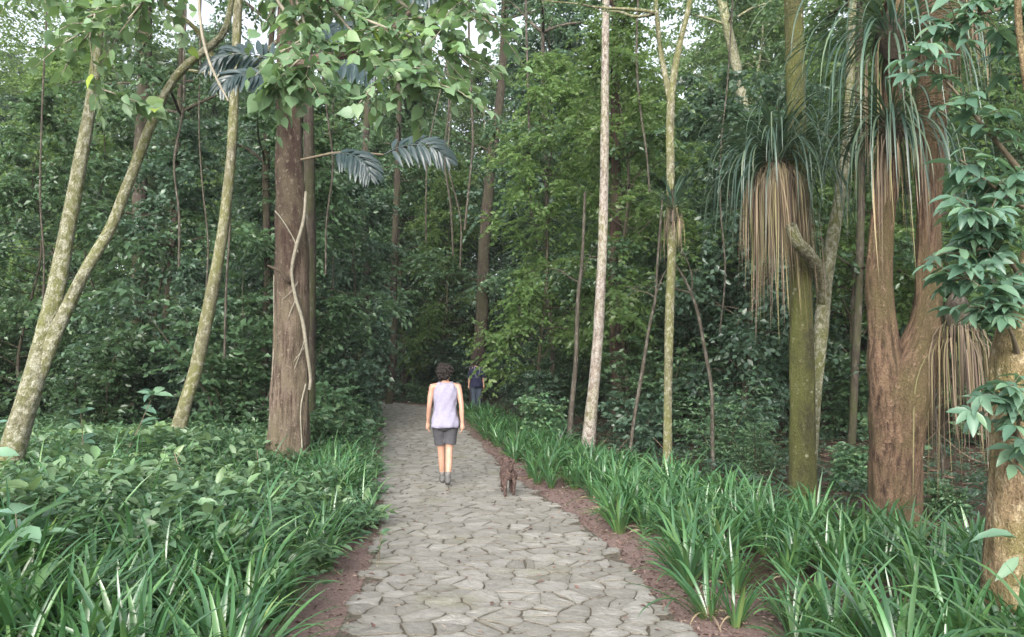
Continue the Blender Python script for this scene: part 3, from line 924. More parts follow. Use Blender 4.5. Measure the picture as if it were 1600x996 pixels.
# forked pale tree on the left
tb, cb = Buf(), Buf()
P1, _ = main_trunk(tb, [(-2, 790, 8.2, 36), (24, 690, 8.25, 36), (54, 590, 8.3, 33), (80, 490, 8.35, 28), (100, 390, 8.4, 24), (122, 270, 8.45, 21), (142, 160, 8.5, 17), (153, 60, 8.5, 15), (158, -60, 8.5, 14), (166, -250, 8.4, 12), (180, -500, 8.2, 8)], seed=1, lobes=.1)
P2, _ = main_trunk(tb, [(62, 590, 8.3, 19), (92, 510, 8.3, 21), (130, 430, 8.3, 18), (172, 358, 8.35, 17), (200, 288, 8.3, 16), (234, 200, 8.2, 15), (262, 140, 8.1, 13), (290, 104, 8.0, 13), (322, 78, 7.9, 12), (350, 50, 7.8, 11), (362, 0, 7.7, 9), (380, -110, 7.5, 7)], base=False, seed=4)
tip = P2[-1]
lim = []
for q in ([(380, -110, 7.5, 12), (440, -60, 7.0, 9), (500, -10, 6.7, 7), (570, 30, 6.5, 5), (650, 60, 6.4, 3)],
          [(380, -110, 7.5, 12), (460, -90, 7.3, 8), (560, -40, 7.0, 6), (660, 30, 6.8, 5), (730, 100, 6.6, 3)],
          [(440, -60, 7.0, 9), (470, 20, 6.6, 5), (485, 80, 6.4, 4), (478, 120, 6.3, 2)],
          [(500, -10, 6.7, 6), (560, 60, 6.5, 4), (620, 110, 6.4, 3), (690, 130, 6.3, 2)],
          [(362, -20, 7.6, 9), (300, -30, 7.1, 6), (240, -10, 6.7, 4), (200, 30, 6.5, 2)],
          [(158, -60, 8.5, 9), (170, -20, 7.6, 6), (150, 20, 6.9, 4), (140, 60, 6.6, 2)],
          [(158, -60, 8.5, 9), (110, -70, 7.6, 6), (60, -60, 7.0, 4), (30, -20, 6.7, 2)],
          [(362, -20, 7.6, 9), (400, -60, 6.9, 6), (450, -40, 6.6, 4), (520, -10, 6.5, 2)],
          [(560, -40, 7.0, 6), (620, -30, 6.7, 5), (700, -10, 6.6, 4), (770, 40, 6.5, 2)],
          [(485, 80, 6.4, 4), (455, 105, 6.35, 3), (430, 140, 6.3, 2)],
          [(142, 160, 8.5, 8), (150, 140, 7.9, 5), (160, 140, 7.4, 3), (230, 165, 7.2, 2)]):
    P, r = px_path(q)
    P, _ = tube(tb, P, r, 6, 1, .05, res=6, seed=2)
    lim.append(P)
crown_from_limbs(cb, tb, rg, lim[:9], 27, 7, .118, .8, T_HEART, .55, .35, .3, .25, sub=.25)
crown_from_limbs(cb, tb, rg, lim[9:], 10, 5, .145, .85, T_HEART, .25, .35, .3, .3, sub=.4)
up = big_limbs(tb, rg, P1[-8], [(-.5, -.3, .8), (.5, .2, .8), (-.3, .8, .6)], 2.5, .05)
crown_from_limbs(cb, tb, rg, up, 9, 8, .14, .8, T_HEART, .6, tubes=False)
e = tree_obj('forked_tree', (float(P1[0, 0]), float(P1[0, 1]), g1(P1[0, 0], P1[0, 1])), 'pale lichen covered tree forking low into two leaning stems, broad heart shaped leaves')
part('trunk', tb, [M['lichen'], M['twig_pale']], e); part('crown', cb, [M['leaf_front'], M['twig_pale']], e)

# thin mossy leaning tree
tb, cb = Buf(), Buf()
P, _ = main_trunk(tb, [(276, 690, 12.5, 27), (287, 640, 12.5, 22), (308, 570, 12.55, 20), (325, 490, 12.6, 20), (342, 400, 12.6, 18), (356, 300, 12.7, 16), (364, 200, 12.7, 15), (368, 100, 12.7, 14), (374, -40, 12.7, 13), (385, -250, 12.6, 9)], sides=14, seed=2)
up = big_limbs(tb, rg, P[-20], [(.6, -.2, .6), (-.6, .3, .6), (.1, .8, .6), (-.2, -.7, .5)], 3, .05) + big_limbs(tb, rg, P[-2], [(.6, .2, .6), (-.6, .3, .6), (.1, -.8, .6)], 2.5, .04)
crown_from_limbs(cb, tb, rg, up, 11, 9, .11, .6, T_BIG, .7, tubes=False)
e = tree_obj('slender_tree', (float(P[0, 0]), float(P[0, 1]), g1(P[0, 0], P[0, 1])), 'slender yellow mossy tree leaning right, just left of the big brown trunk')
part('trunk', tb, [M['mossy_thin']], e); part('crown', cb, [M['leaf_mid'], M['twig']], e)

# big brown trunk
tb, cb = Buf(), Buf()
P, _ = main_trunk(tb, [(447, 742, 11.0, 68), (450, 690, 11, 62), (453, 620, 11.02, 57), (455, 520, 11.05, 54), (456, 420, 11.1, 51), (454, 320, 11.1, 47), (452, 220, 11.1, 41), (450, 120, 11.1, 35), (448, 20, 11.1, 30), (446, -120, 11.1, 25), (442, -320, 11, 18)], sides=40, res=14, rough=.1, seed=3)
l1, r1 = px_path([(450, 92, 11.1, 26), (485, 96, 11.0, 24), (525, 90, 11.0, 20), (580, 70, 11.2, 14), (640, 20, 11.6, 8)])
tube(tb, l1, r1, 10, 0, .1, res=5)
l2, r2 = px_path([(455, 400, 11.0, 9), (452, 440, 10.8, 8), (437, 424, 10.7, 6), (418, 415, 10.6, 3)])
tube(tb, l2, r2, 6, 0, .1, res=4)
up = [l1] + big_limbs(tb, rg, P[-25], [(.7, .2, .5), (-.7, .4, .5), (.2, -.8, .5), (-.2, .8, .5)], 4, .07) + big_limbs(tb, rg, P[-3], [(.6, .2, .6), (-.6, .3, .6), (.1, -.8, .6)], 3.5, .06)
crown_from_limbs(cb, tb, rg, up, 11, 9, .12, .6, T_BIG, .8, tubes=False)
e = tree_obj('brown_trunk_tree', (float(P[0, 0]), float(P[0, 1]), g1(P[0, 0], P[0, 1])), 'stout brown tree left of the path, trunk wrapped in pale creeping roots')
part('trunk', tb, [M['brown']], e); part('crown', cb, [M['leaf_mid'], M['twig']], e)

# the dark trunk standing right behind it
tb, cb = Buf(), Buf()
P, _ = main_trunk(tb, [(484, 690, 13.2, 19), (484, 560, 13.2, 18), (485, 420, 13.2, 18), (484, 300, 13.2, 18), (482, 180, 13.2, 17), (480, 60, 13.2, 16), (480, -120, 13.2, 14), (478, -260, 13.2, 9)], sides=12, seed=5)
up = big_limbs(tb, rg, P[-10], [(.7, .2, .5), (-.7, .4, .5), (.2, .8, .5)], 3, .05)
crown_from_limbs(cb, tb, rg, up, 11, 9, .11, .55, T_BIG, .7, tubes=False)
e = tree_obj('dark_tree', (float(P[0, 0]), float(P[0, 1]), g1(P[0, 0], P[0, 1])), 'dark narrow tree close behind the stout brown trunk')
part('trunk', tb, [M['dark_bark']], e); part('crown', cb, [M['leaf_dark'], M['twig']], e)

# whitish tree right of the path
tb, cb = Buf(), Buf()
P, _ = main_trunk(tb, [(916, 722, 14.5, 24), (922, 660, 14.5, 20), (931, 570, 14.5, 17), (937, 480, 14.5, 16), (941, 390, 14.55, 15), (944, 290, 14.6, 14), (945, 180, 14.6, 13), (946, 60, 14.6, 12), (948, -80, 14.6, 10), (950, -240, 14.6, 6)], sides=14, seed=6)
up = big_limbs(tb, rg, P[-5], [(.2, .8, .5), (.6, -.6, .3)], 2.5, .035) + big_limbs(tb, rg, P[-5], [(.6, .2, .6), (-.6, .3, .6)], 2.5, .035)
crown_from_limbs(cb, tb, rg, up, 11, 10, .075, .5, T_SMALL, .7, tubes=False)
e = tree_obj('white_bark_tree', (float(P[0, 0]), float(P[0, 1]), g1(P[0, 0], P[0, 1])), 'straight whitish pink lichen blotched tree right of the path, behind the strap plants')
part('trunk', tb, [M['lichen_white']], e); part('crown', cb, [M['leaf_light'], M['twig']], e)

# thin mossy tree with bromeliad
tb, cb = Buf(), Buf()
P, _ = main_trunk(tb, [(1043, 755, 11.5, 18), (1043, 690, 11.5, 14), (1044, 600, 11.5, 13), (1046, 500, 11.5, 14), (1049, 400, 11.5, 14), (1048, 300, 11.5, 13), (1047, 210, 11.5, 13), (1050, 140, 11.5, 12), (1062, 70, 11.5, 10), (1078, 0, 11.5, 8), (1090, -120, 11.5, 6)], sides=12, seed=7)
l2, r2 = px_path([(1048, 160, 11.5, 12), (1034, 90, 11.5, 9), (1026, 20, 11.5, 8), (1015, -90, 11.5, 6)])
tube(tb, l2, r2, 7, 0, .1, res=4)
up = big_limbs(tb, rg, l2[2], [(-.7, .2, .4), (-.3, .7, .4)], 2, .03) + big_limbs(tb, rg, P[-3], [(.6, .2, .4), (-.4, .6, .4), (.5, -.5, .3)], 2, .03) + [l2]
crown_from_limbs(cb, tb, rg, up, 11, 10, .065, .5, T_SMALL, .6, tubes=False)
e = tree_obj('mossy_thin_tree', (float(P[0, 0]), float(P[0, 1]), g1(P[0, 0], P[0, 1])), 'thin yellow mossy tree carrying a small spiky bromeliad on its stem')
part('trunk', tb, [M['mossy_thin']], e); part('crown', cb, [M['leaf_light'], M['twig']], e)

# green mossy trunk with its pale companion stem
tb, cb = Buf(), Buf()
P, _ = main_trunk(tb, [(1254, 800, 9.0, 46), (1254, 740, 9.0, 40), (1254, 640, 9.0, 38), (1252, 540, 9.0, 36), (1251, 440, 9.0, 34), (1249, 340, 9.05, 33), (1246, 240, 9.1, 31), (1243, 120, 9.1, 30), (1240, 0, 9.1, 29), (1238, -160, 9.1, 24), (1236, -380, 9.1, 14)], sides=26, res=10, seed=8, rough=.09)
up = big_limbs(tb, rg, P[-8], [(.7, .2, .5), (.2, .8, .5)], 3, .05) + big_limbs(tb, rg, P[-5], [(.6, .2, .6), (-.6, .3, .6)], 2.5, .045)
crown_from_limbs(cb, tb, rg, up, 11, 9, .1, .5, T_BIG, .7, tubes=False)
e = tree_obj('mossy_trunk_tree', (float(P[0, 0]), float(P[0, 1]), g1(P[0, 0], P[0, 1])), 'green moss covered trunk with the hanging shaggy epiphyte on it')
part('trunk', tb, [M['moss']], e); part('crown', cb, [M['leaf_mid'], M['twig']], e)

tb, cb = Buf(), Buf()
P, _ = main_trunk(tb, [(1266, 760, 9.25, 17), (1272, 640, 9.25, 18), (1281, 540, 9.25, 21), (1288, 460, 9.25, 22), (1298, 390, 9.3, 20), (1310, 320, 9.4, 18), (1322, 240, 9.5, 17), (1328, 160, 9.6, 15), (1330, 60, 9.6, 13), (1335, -80, 9.6, 10)], sides=14, seed=9, rough=.12)
l2, r2 = px_path([(1287, 470, 9.2, 20), (1281, 428, 8.9, 22), (1264, 398, 8.5, 22), (1246, 378, 8.3, 20), (1236, 352, 8.2, 17)])
tube(tb, l2, r2, 10, 0, .12, res=5)
up = big_limbs(tb, rg, P[-3], [(.6, .2, .6), (-.2, .6, .6), (.1, -.5, .6)], 2, .04)
crown_from_limbs(cb, tb, rg, up, 10, 9, .1, .5, T_BIG, .6, tubes=False)
e = tree_obj('crooked_pale_tree', (float(P[0, 0]), float(P[0, 1]), g1(P[0, 0], P[0, 1])), 'pale lichen stem with a crooked stub, pressed against the green mossy trunk')
part('trunk', tb, [M['lichen']], e); part('crown', cb, [M['leaf_mid'], M['twig']], e)

# big red brown double tree
tb, cb = Buf(), Buf()
P, _ = main_trunk(tb, [(1394, 850, 7.5, 78), (1398, 790, 7.5, 70), (1400, 700, 7.5, 76), (1408, 620, 7.5, 88), (1432, 560, 7.5, 66), (1448, 490, 7.5, 42), (1451, 400, 7.5, 36), (1452, 300, 7.5, 36), (1455, 190, 7.5, 44), (1462, 80, 7.5, 58), (1470, -60, 7.5, 52), (1480, -260, 7.5, 36), (1490, -480, 7.5, 20)], sides=42, res=12, seed=10, rough=.15, lobes=.25)
Pl, _ = main_trunk(tb, [(1392, 690, 7.45, 52), (1386, 600, 7.45, 52), (1379, 520, 7.5, 43), (1374, 440, 7.55, 38), (1377, 360, 7.6, 35), (1385, 280, 7.7, 31), (1392, 180, 7.8, 29), (1398, 60, 7.8, 27), (1404, -80, 7.8, 20), (1410, -260, 7.8, 12)], base=False, sides=34, res=10, seed=11, rough=.15)
up = big_limbs(tb, rg, P[-25], [(.7, .3, .5), (.2, .8, .5), (.3, -.7, .5)], 3, .08) + big_limbs(tb, rg, P[-3], [(.6, .2, .6), (-.6, .3, .6)], 2.5, .05) + big_limbs(tb, rg, Pl[-4], [(-.6, .2, .6), (-.3, -.5, .5)], 2.5, .05)
crown_from_limbs(cb, tb, rg, up, 11, 9, .11, .5, T_BIG, .7, tubes=False)
e = tree_obj('red_bark_tree', (float(P[0, 0]), float(P[0, 1]), g1(P[0, 0], P[0, 1])), 'thick red brown tree splitting into two upright stems')
part('trunk', tb, [M['red']], e); part('crown', cb, [M['leaf_mid'], M['twig']], e)

# near tan tree at the right with palmate leaves
tb, cb = Buf(), Buf()
P, _ = main_trunk(tb, [(1588, 1010, 4.4, 84), (1584, 920, 4.4, 74), (1586, 800, 4.4, 70), (1588, 680, 4.4, 70), (1592, 560, 4.45, 72), (1612, 460, 4.5, 60), (1640, 330, 4.5, 48), (1660, 180, 4.5, 40), (1670, 20, 4.5, 34), (1680, -200, 4.4, 24), (1690, -420, 4.4, 12)], sides=40, res=11, seed=12, rough=.17)
lim = []
for q in ([(1640, 330, 4.5, 14), (1580, 250, 4.3, 9), (1530, 190, 4.2, 6), (1480, 130, 4.15, 4), (1430, 90, 4.1, 2)],
          [(1660, 180, 4.5, 14), (1610, 120, 4.3, 9), (1590, 40, 4.2, 7), (1575, -40, 4.2, 5)],
          [(1612, 460, 4.5, 12), (1570, 400, 4.25, 7), (1530, 390, 4.1, 5), (1480, 400, 4.0, 3)],
          [(1640, 330, 4.5, 12), (1590, 320, 4.25, 7), (1550, 290, 4.1, 5), (1500, 250, 4.0, 3)],
          [(1612, 460, 4.5, 12), (1590, 470, 4.25, 7), (1550, 440, 4.1, 5), (1490, 430, 4.0, 3)],
          [(1592, 560, 4.4, 10), (1580, 520, 4.2, 6), (1560, 490, 4.1, 4), (1535, 480, 4.05, 2)],
          [(1670, 20, 4.5, 14), (1600, 10, 4.3, 8), (1540, 20, 4.15, 6), (1470, 40, 4.1, 3)],
          [(1588, 680, 4.3, 9), (1578, 660, 4.15, 5), (1570, 620, 4.05, 4), (1535, 640, 4.0, 2)],
          [(1590, 700, 4.3, 9), (1590, 670, 4.1, 5), (1600, 630, 4.0, 4), (1585, 600, 3.95, 2)],
          [(1590, 720, 4.3, 9), (1596, 715, 4.1, 5), (1610, 690, 4.0, 4), (1580, 690, 3.95, 2)],
          [(1640, 330, 4.5, 12), (1600, 370, 4.2, 7), (1560, 350, 4.0, 5), (1510, 330, 3.9, 3)]):
    Pq, r = px_path(q)
    Pq, _ = tube(tb, Pq, r, 7, 1, .05, res=6, seed=3)
    lim.append(Pq)
# palmate leaves: a petiole ends in a fan of five to seven leaflets
Pp, dd, uu, ll = [], [], [], []
for li, l in enumerate(lim):
    tt = unit(np.gradient(l, axis=0)); m = len(l)
    for k in range(30 if li < 7 or li == 10 else 11):
        i = int(rg.uniform(.35, 1) * (m - 1)); a = rg.uniform(0, 2 * PI)
        dirp = unit(tt[i] * .6 + np.array([math.cos(a) * .8, math.sin(a) * .8, rg.normal(.1, .45)]))
        pl = rg.uniform(.05, .16); hub = l[i] + dirp * pl
        tube(cb, np.array([l[i], l[i] + dirp * pl * .6 + [0, 0, .01], hub]), [.0035, .003, .0025], 4, 1)
        nrm = unit(np.array([rg.normal(0, .35), rg.normal(-.25, .35), 1])); side = unit(np.cross(dirp, nrm)); fw = np.cross(nrm, side)
        nf = rg.integers(3, 7)
        for j in range(nf):
            an = (j / max(nf - 1, 1) - .5) * 3.6
            d = fw * math.cos(an) + side * math.sin(an); d[2] -= .3
            Pp.append(hub); dd.append(d); uu.append(nrm + rg.normal(0, .15, 3)); ll.append(rg.uniform(.095, .165) * (1 - .12 * abs(an)))
leaves(cb, np.array(Pp), np.array(dd), np.array(uu), np.array(ll), .42, T_BIG, 0, None, rg)
# two broad leaves low on the trunk
leaves(cb, np.array([at(1590, 842, 4.2), at(1592, 870, 4.15)]), np.array([(-1, -.1, .15), (-.7, -.2, -.5)]), np.array([(0, -.4, 1), (-.3, -1, .5)]), np.array([.26, .2]), .3, T_BIG, 0, np.array([[.7, .5], [.9, .5]]), rg)
up = big_limbs(tb, rg, P[-8], [(.7, .3, .5), (.2, .8, .5), (.5, -.7, .5)], 1.8, .05)
crown_from_limbs(cb, tb, rg, up, 9, 8, .11, .5, T_BIG, .5, tubes=False)
e = tree_obj('tan_bark_tree', (float(P[0, 0]), float(P[0, 1]), g1(P[0, 0], P[0, 1])), 'closest tree, knobbly tan trunk with bluish green leaflets in fans')
part('trunk', tb, [M['tan'], M['twig']], e); part('crown', cb, [M['leaf_right'], M['twig']], e)

# trunks that show singly in the wood behind
for pts, mt, lab in (
    ([(205, 640, 17, 40), (210, 520, 17, 36), (216, 400, 17, 34), (222, 280, 17, 32), (226, 160, 17, 30), (230, 0, 17, 26), (232, -160, 17, 18)], 'dark_bark', 'thick dark tree standing behind the leaning stem of the forked pale tree'),
    ([(250, 640, 16, 16), (256, 540, 16, 15), (264, 440, 16, 14), (272, 330, 16, 14), (282, 200, 16, 12), (290, 60, 16, 10), (296, -90, 16, 7)], 'dim_brown', 'thin mossy tree between the forked pale tree and the slender leaning tree'),
    ([(412, 640, 17, 18), (414, 520, 17, 17), (418, 400, 17, 17), (420, 280, 17, 16), (424, 120, 17, 14), (428, -60, 17, 10)], 'dim_brown', 'narrow brown tree seen just left of the stout brown trunk'),
    ([(568, 640, 24, 20), (569, 560, 24, 19), (571, 440, 24, 18), (574, 300, 24, 17), (577, 120, 24, 14), (580, -60, 24, 8)], 'dark_bark', 'dark tree right of the stout brown trunk above the far path edge'),
    ([(613, 640, 27, 18), (613, 560, 27, 17), (615, 420, 27, 16), (618, 260, 27, 14), (622, 80, 27, 11), (626, -60, 27, 8)], 'dim_brown', 'dim brown tree at the bend where the path disappears'),
    ([(747, 650, 26, 36), (748, 580, 26, 32), (750, 500, 26, 30), (756, 380, 26, 27), (766, 260, 26, 24), (778, 120, 26, 20), (790, -60, 26, 14)], 'dim_brown', 'thick grey brown tree standing behind the distant person'),
    ([(968, 690, 18, 34), (965, 600, 18, 32), (962, 500, 18, 30), (960, 400, 18, 28), (960, 280, 18, 25), (962, 100, 18, 20), (964, -90, 18, 13)], 'dark_red', 'dark reddish tree in shade right behind the whitish tree'),
    ([(1204, 660, 21, 26), (1196, 520, 21, 26), (1186, 360, 21, 25), (1172, 220, 21, 24), (1154, 120, 21, 23), (1138, 50, 21, 22), (1118, -20, 21, 20), (1090, -120, 21, 15)], 'lichen', 'pale speckled tree leaning left behind the shaggy epiphyte'),
    ([(1330, 690, 15, 18), (1334, 560, 15, 18), (1338, 420, 15, 17), (1342, 260, 15, 16), (1346, 100, 15, 14), (1350, -80, 15, 10)], 'dark_bark', 'dim tree between the green mossy trunk and the red brown tree'),
    ([(858, 650, 22, 13), (857, 560, 22, 12), (855, 430, 22, 12), (852, 300, 22, 11), (850, 140, 22, 10), (848, -40, 22, 7)], 'sapling', 'thin grey tree left of the dark sapling beside the path')):
    tb, cb = Buf(), Buf()
    P, _ = main_trunk(tb, [(u + rg.normal(0, 3), v, Y, w * .68) for u, v, Y, w in pts], sides=12, res=6, seed=len(lab) % 9, rough=.12, lobes=.25)
    k = P[-1, 2]
    up = big_limbs(tb, rg, P[-4], [(.7, .2, .5), (-.7, .3, .5), (.2, .8, .5), (-.1, -.8, .4)], 3, .05) + big_limbs(tb, rg, P[-12], [(.7, .3, .4), (-.7, .2, .4), (.1, -.8, .2)], 2.4, .035) + big_limbs(tb, rg, P[len(P) // 2], [(.8, -.2, .3), (-.8, -.2, .3), (0, -.9, .2)], 1.8, .025)
    crown_from_limbs(cb, tb, rg, up, 24, 10, .16, .56, T_SMALL, .8, tubes=False, hang=.3)
    e = tree_obj('background_tree', (float(P[0, 0]), float(P[0, 1]), g1(P[0, 0], P[0, 1])), lab, 'single trunks in the wood behind')
    part('trunk', tb, [M[mt]], e); part('crown', cb, [M['leaf_mid'], M['twig']], e)

# lianas hanging among the trees
for i, (u, Y, v0, v1) in enumerate(((700, 20, -60, 420), (716, 22, -60, 400), (731, 19, -60, 360), (690, 23, -60, 380), (505, 15, -80, 430), (290, 15, -80, 420), (318, 14.5, -80, 470), (1005, 16, -80, 300), (812, 20, -80, 340), (1160, 13, -60, 520), (60, 12.5, -60, 500), (384, 14, -80, 560), (530, 18, -60, 540))):
    lb_ = Buf(); n = 7; rr_ = rg.normal(0, 7, n).cumsum()
    P, r = px_path([(u + rr_[k], v0 + (v1 - v0) * k / (n - 1), Y, 2.6 + .6 * (i % 3)) for k in range(n)])
    tube(lb_, P, r, 6, 0, .1, seed=i, res=5)
    tag(link('liana', lb_.mesh('liana', [M['sapling']])), 'thin dark liana hanging straight down among the trees', 'liana', 'lianas hanging in the wood')

# thin saplings standing free on the right
for pts, lab in (([(982, 730, 13.5, 8), (990, 660, 13.5, 8), (1002, 590, 13.5, 8), (1013, 520, 13.5, 7), (1024, 465, 13.5, 6), (1028, 400, 13.5, 5), (1036, 300, 13.5, 4)], 'bare leaning sapling between the whitish tree and the thin mossy tree'),
                 ([(1113, 680, 11.8, 9), (1112, 610, 11.8, 8), (1100, 540, 11.8, 8), (1088, 480, 11.8, 7), (1066, 430, 11.8, 5), (1045, 400, 11.9, 3)], 'pale sapling with a forked top leaning toward the thin mossy tree'),
                 ([(888, 705, 16, 14), (893, 640, 16, 12), (900, 560, 16, 10), (903, 470, 16, 9), (910, 400, 16, 7), (914, 300, 16, 5)], 'dark thin sapling just left of the whitish tree'),
                 ([(1475, 800, 8.5, 7), (1472, 720, 8.5, 6), (1463, 660, 8.5, 6), (1455, 600, 8.5, 5), (1452, 520, 8.6, 4)], 'bare pale stick sapling right of the thick red brown tree')):
    tb, cb = Buf(), Buf()
    P, _ = main_trunk(tb, [(u, v, Y, w * .72) for u, v, Y, w in pts], sides=8, res=5, seed=2, lobes=.1)
    lb = big_limbs(tb, rg, P[int(len(P) * .72)], [(.45, .1, 1), (-.5, .5, .4)], .9, .014, 5)
    crown_from_limbs(cb, tb, rg, lb, 7, 6, .07, .5, T_SMALL, .3)
    e = tag(empty('sapling', (float(P[0, 0]), float(P[0, 1]), g1(P[0, 0], P[0, 1]))), lab, 'sapling', 'thin free standing saplings')
    part('stem', tb, [M['sapling']], e); part('foliage', cb, [M['leaf_dark'], M['twig']], e)

# creeping roots on the brown trunk
def on_trunk(u, v, Y=10.66): return at(u, v, Y)


vb = Buf()
for q, w in (([(478, 300), (474, 345), (462, 390), (456, 425), (462, 465), (472, 500), (479, 545), (485, 590), (483, 610)], 11),
             ([(430, 330), (442, 345), (458, 372), (466, 395)], 4), ([(461, 470), (450, 500), (446, 530), (445, 580), (450, 620), (452, 660)], 4),
             ([(428, 430), (428, 520), (427, 560), (424, 610), (420, 680)], 4), ([(478, 540), (463, 560), (450, 575), (436, 600)], 3),
             ([(455, 590), (470, 550), (476, 530)], 3), ([(436, 600), (440, 640), (446, 700)], 4), ([(440, 470), (456, 455), (466, 440)], 3), ([(478, 600), (470, 640), (472, 700)], 5)):
    Pq = []
    for (u, v) in q:
        c = (455 if v < 560 else 451); hw = 24 + max(0, (v - 520)) * .04
        k = min(1, abs(u - c) / (hw + 6)); Pq.append(on_trunk(u, v, 11.05 - .245 * math.sqrt(max(.02, 1 - k * k)) * (1 + max(0, v - 560) * .0009)))
    tube(vb, np.array(Pq), np.full(len(Pq), w * .5 * 10.8 / FPX / 2), 7, 0, .25, seed=w, res=6)
vo = link('creeping_vine', vb.mesh('creeping_vine', [M['twig_pale']]))
tag(vo, 'pale knotted creeping vine clinging to the stout brown trunk', 'vine')

# slender hanging stems and lianas
for q, lab in (([(308, -40, 6.3, 5), (314, 40, 6.3, 5), (325, 90, 6.3, 5), (342, 130, 6.3, 4), (357, 158, 6.3, 3)], 'bare pale hanging stick in front of the leaning mossy tree'),
               ([(415, -30, 6.6, 6), (445, 18, 6.5, 6), (468, 42, 6.5, 5), (480, 75, 6.5, 5), (484, 105, 6.45, 4), (480, 140, 6.4, 3)], 'pale crooked twig hanging before the stout brown trunk'),
               ([(1589, -40, 3.9, 11), (1592, 40, 3.9, 11), (1600, 110, 3.9, 10), (1612, 190, 3.9, 9)], 'reddish twig beside the nearest tan tree')):
    vb = Buf(); P, r = px_path(q); tube(vb, P, r, 7, 0, .08, res=6)
    tag(link('hanging_twig', vb.mesh('hanging_twig', [M['twig_pale'] if 'pale' in lab else M['tan']])), lab, 'twig')


# ------------------------------------------------------------------ epiphytes hanging on the trunks
def epiphyte(name, u, v, Y, label, ng, gl, nd, dl, spread=.12, gw=.022, dw=.014, el=(.35, 1.35), seed=0, bend=(2.0, 3.2), pw=1.15):
    rng = np.random.default_rng(seed)
    c = np.array(at(u, v, Y))
    e = tag(empty(name, tuple(c)), label, 'epiphyte')
    if ng:
        gb = Buf(); az = rng.uniform(0, 2 * PI, ng)
        O = c + np.stack([np.cos(az) * spread * .6, np.sin(az) * spread * .6, rng.uniform(-.12, .12, ng)], -1)
        straps(gb, O, az, rng.uniform(*el, ng), rng.uniform(*bend, ng), gl * rng.uniform(.6, 1.2, ng), gw * rng.uniform(.7, 1.3, ng), 14, 0, rng, .3, None, .1, .35, -1.45, .12, pw)
        part('fronds', gb, [M['strap_dark']], e)
    if nd:
        db = Buf(); az = rng.uniform(0, 2 * PI, nd)
        q_ = spread * rng.uniform(.5, 2.1, nd); O = c + np.stack([np.cos(az) * q_, np.sin(az) * q_, .05 - .16 * q_ / spread + rng.uniform(-.1, .06, nd)], -1)
        straps(db, O, az, rng.uniform(-1.2, -.3, nd), rng.uniform(1.2, 2.2, nd) * 1.2, dl * rng.uniform(.2, 1.1, nd) * (1 + .25 * np.sin(az * 3 + seed)) * (1.15 - .3 * q_ / spread / 2), dw * rng.uniform(.5, 1.4, nd), 12, 0, rng, .3, None, .35, .3, -1.52, .45, .45)
        part('dead_skirt', db, [M['strap_dry']], e)
    cb_ = Buf(); tube(cb_, np.array([c + [0, 0, -.3], c + [0, 0, -.1], c + [0, 0, .1], c + [0, 0, .22]]), [.05, spread * .8, spread * .7, .03], 12, 0, .2, res=4, seed=seed)
    part('root_ball', cb_, [M['dark_bark']], e)
    return e


epiphyte('shaggy_epiphyte', 1212, 248, 8.72, 'large shaggy epiphyte, green arching fronds above a long tan dead skirt', 260, 1.45, 520, 1.5, .155, .024, .014, (.0, 1.5), seed=1)
epiphyte('trailing_epiphyte', 1393, 50, 7.4, 'upper trailing grassy epiphyte on the left stem of the red brown tree', 165, 1.85, 30, 1.4, .17, .021, .013, (-.1, 1.2), seed=2, bend=(1.8, 2.8), pw=.8)
epiphyte('trailing_epiphyte', 1392, 195, 7.35, 'lower trailing grassy epiphyte with dry strands, on the red brown tree', 170, 1.3, 60, 1.2, .15, .021, .013, (-.1, 1.2), seed=3, bend=(1.6, 2.8), pw=.9)
epiphyte('dry_epiphyte', 1506, -10, 7.5, 'dry pinkish strands hanging high on the right side of the red brown tree', 20, .7, 120, .85, .09, .02, .014, seed=4)
epiphyte('dry_epiphyte', 1496, 490, 7.3, 'dry brown hanging skirt between the red brown tree and the tan tree', 0, 1, 230, 1.45, .14, .02, .013, seed=5)
epiphyte('spiky_bromeliad', 1052, 318, 11.35, 'small spiky bromeliad on the thin mossy tree', 90, .5, 45, .7, .07, .022, .014, (-.1, 1.4), seed=6, bend=(.2, .9))


# slate coloured pinnate fronds climbing the brown trunk
def frond(buf, P0, az, el, L, W, rng, n=15, bend=1.3):
    """arching midrib with two rows of long drooping lobes forming one split blade"""
    s = np.linspace(0, 1, 24); e = el - bend * s ** 1.2
    d = np.stack([np.cos(e) * math.cos(az), np.cos(e) * math.sin(az), np.sin(e)], -1)
    P = np.vstack([[P0], np.array(P0) + np.cumsum(d, 0) * L / 24])
    tube(buf, P, np.linspace(.011, .004, len(P)), 5, 0, dat=(.3, .5, .5))
    nrm = unit(np.array([0, -.75, .7]) + rng.normal(0, .12, 3))
    Q, D, U, LN = [], [], [], []
    for sg in (1, -1):
        for f in np.linspace(.16, 1, n):
            k = min(int(f * 24), 23); t = d[k]; side = unit(np.cross(t, nrm)) * sg
            Q.append(P[k]); D.append(t * (.35 + .9 * f * f) + side * (1 - .55 * f) + np.array([0, 0, -.28]) + rng.normal(0, .05, 3))
            U.append(nrm + side * -.25); LN.append(W * math.sin(min(1, f * .9 + .12) * PI) ** .5 * rng.uniform(.9, 1.1) + .05)
    leaves(buf, np.array(Q), np.array(D), np.array(U), np.array(LN), .24, T_BIG, 0, None, rng)


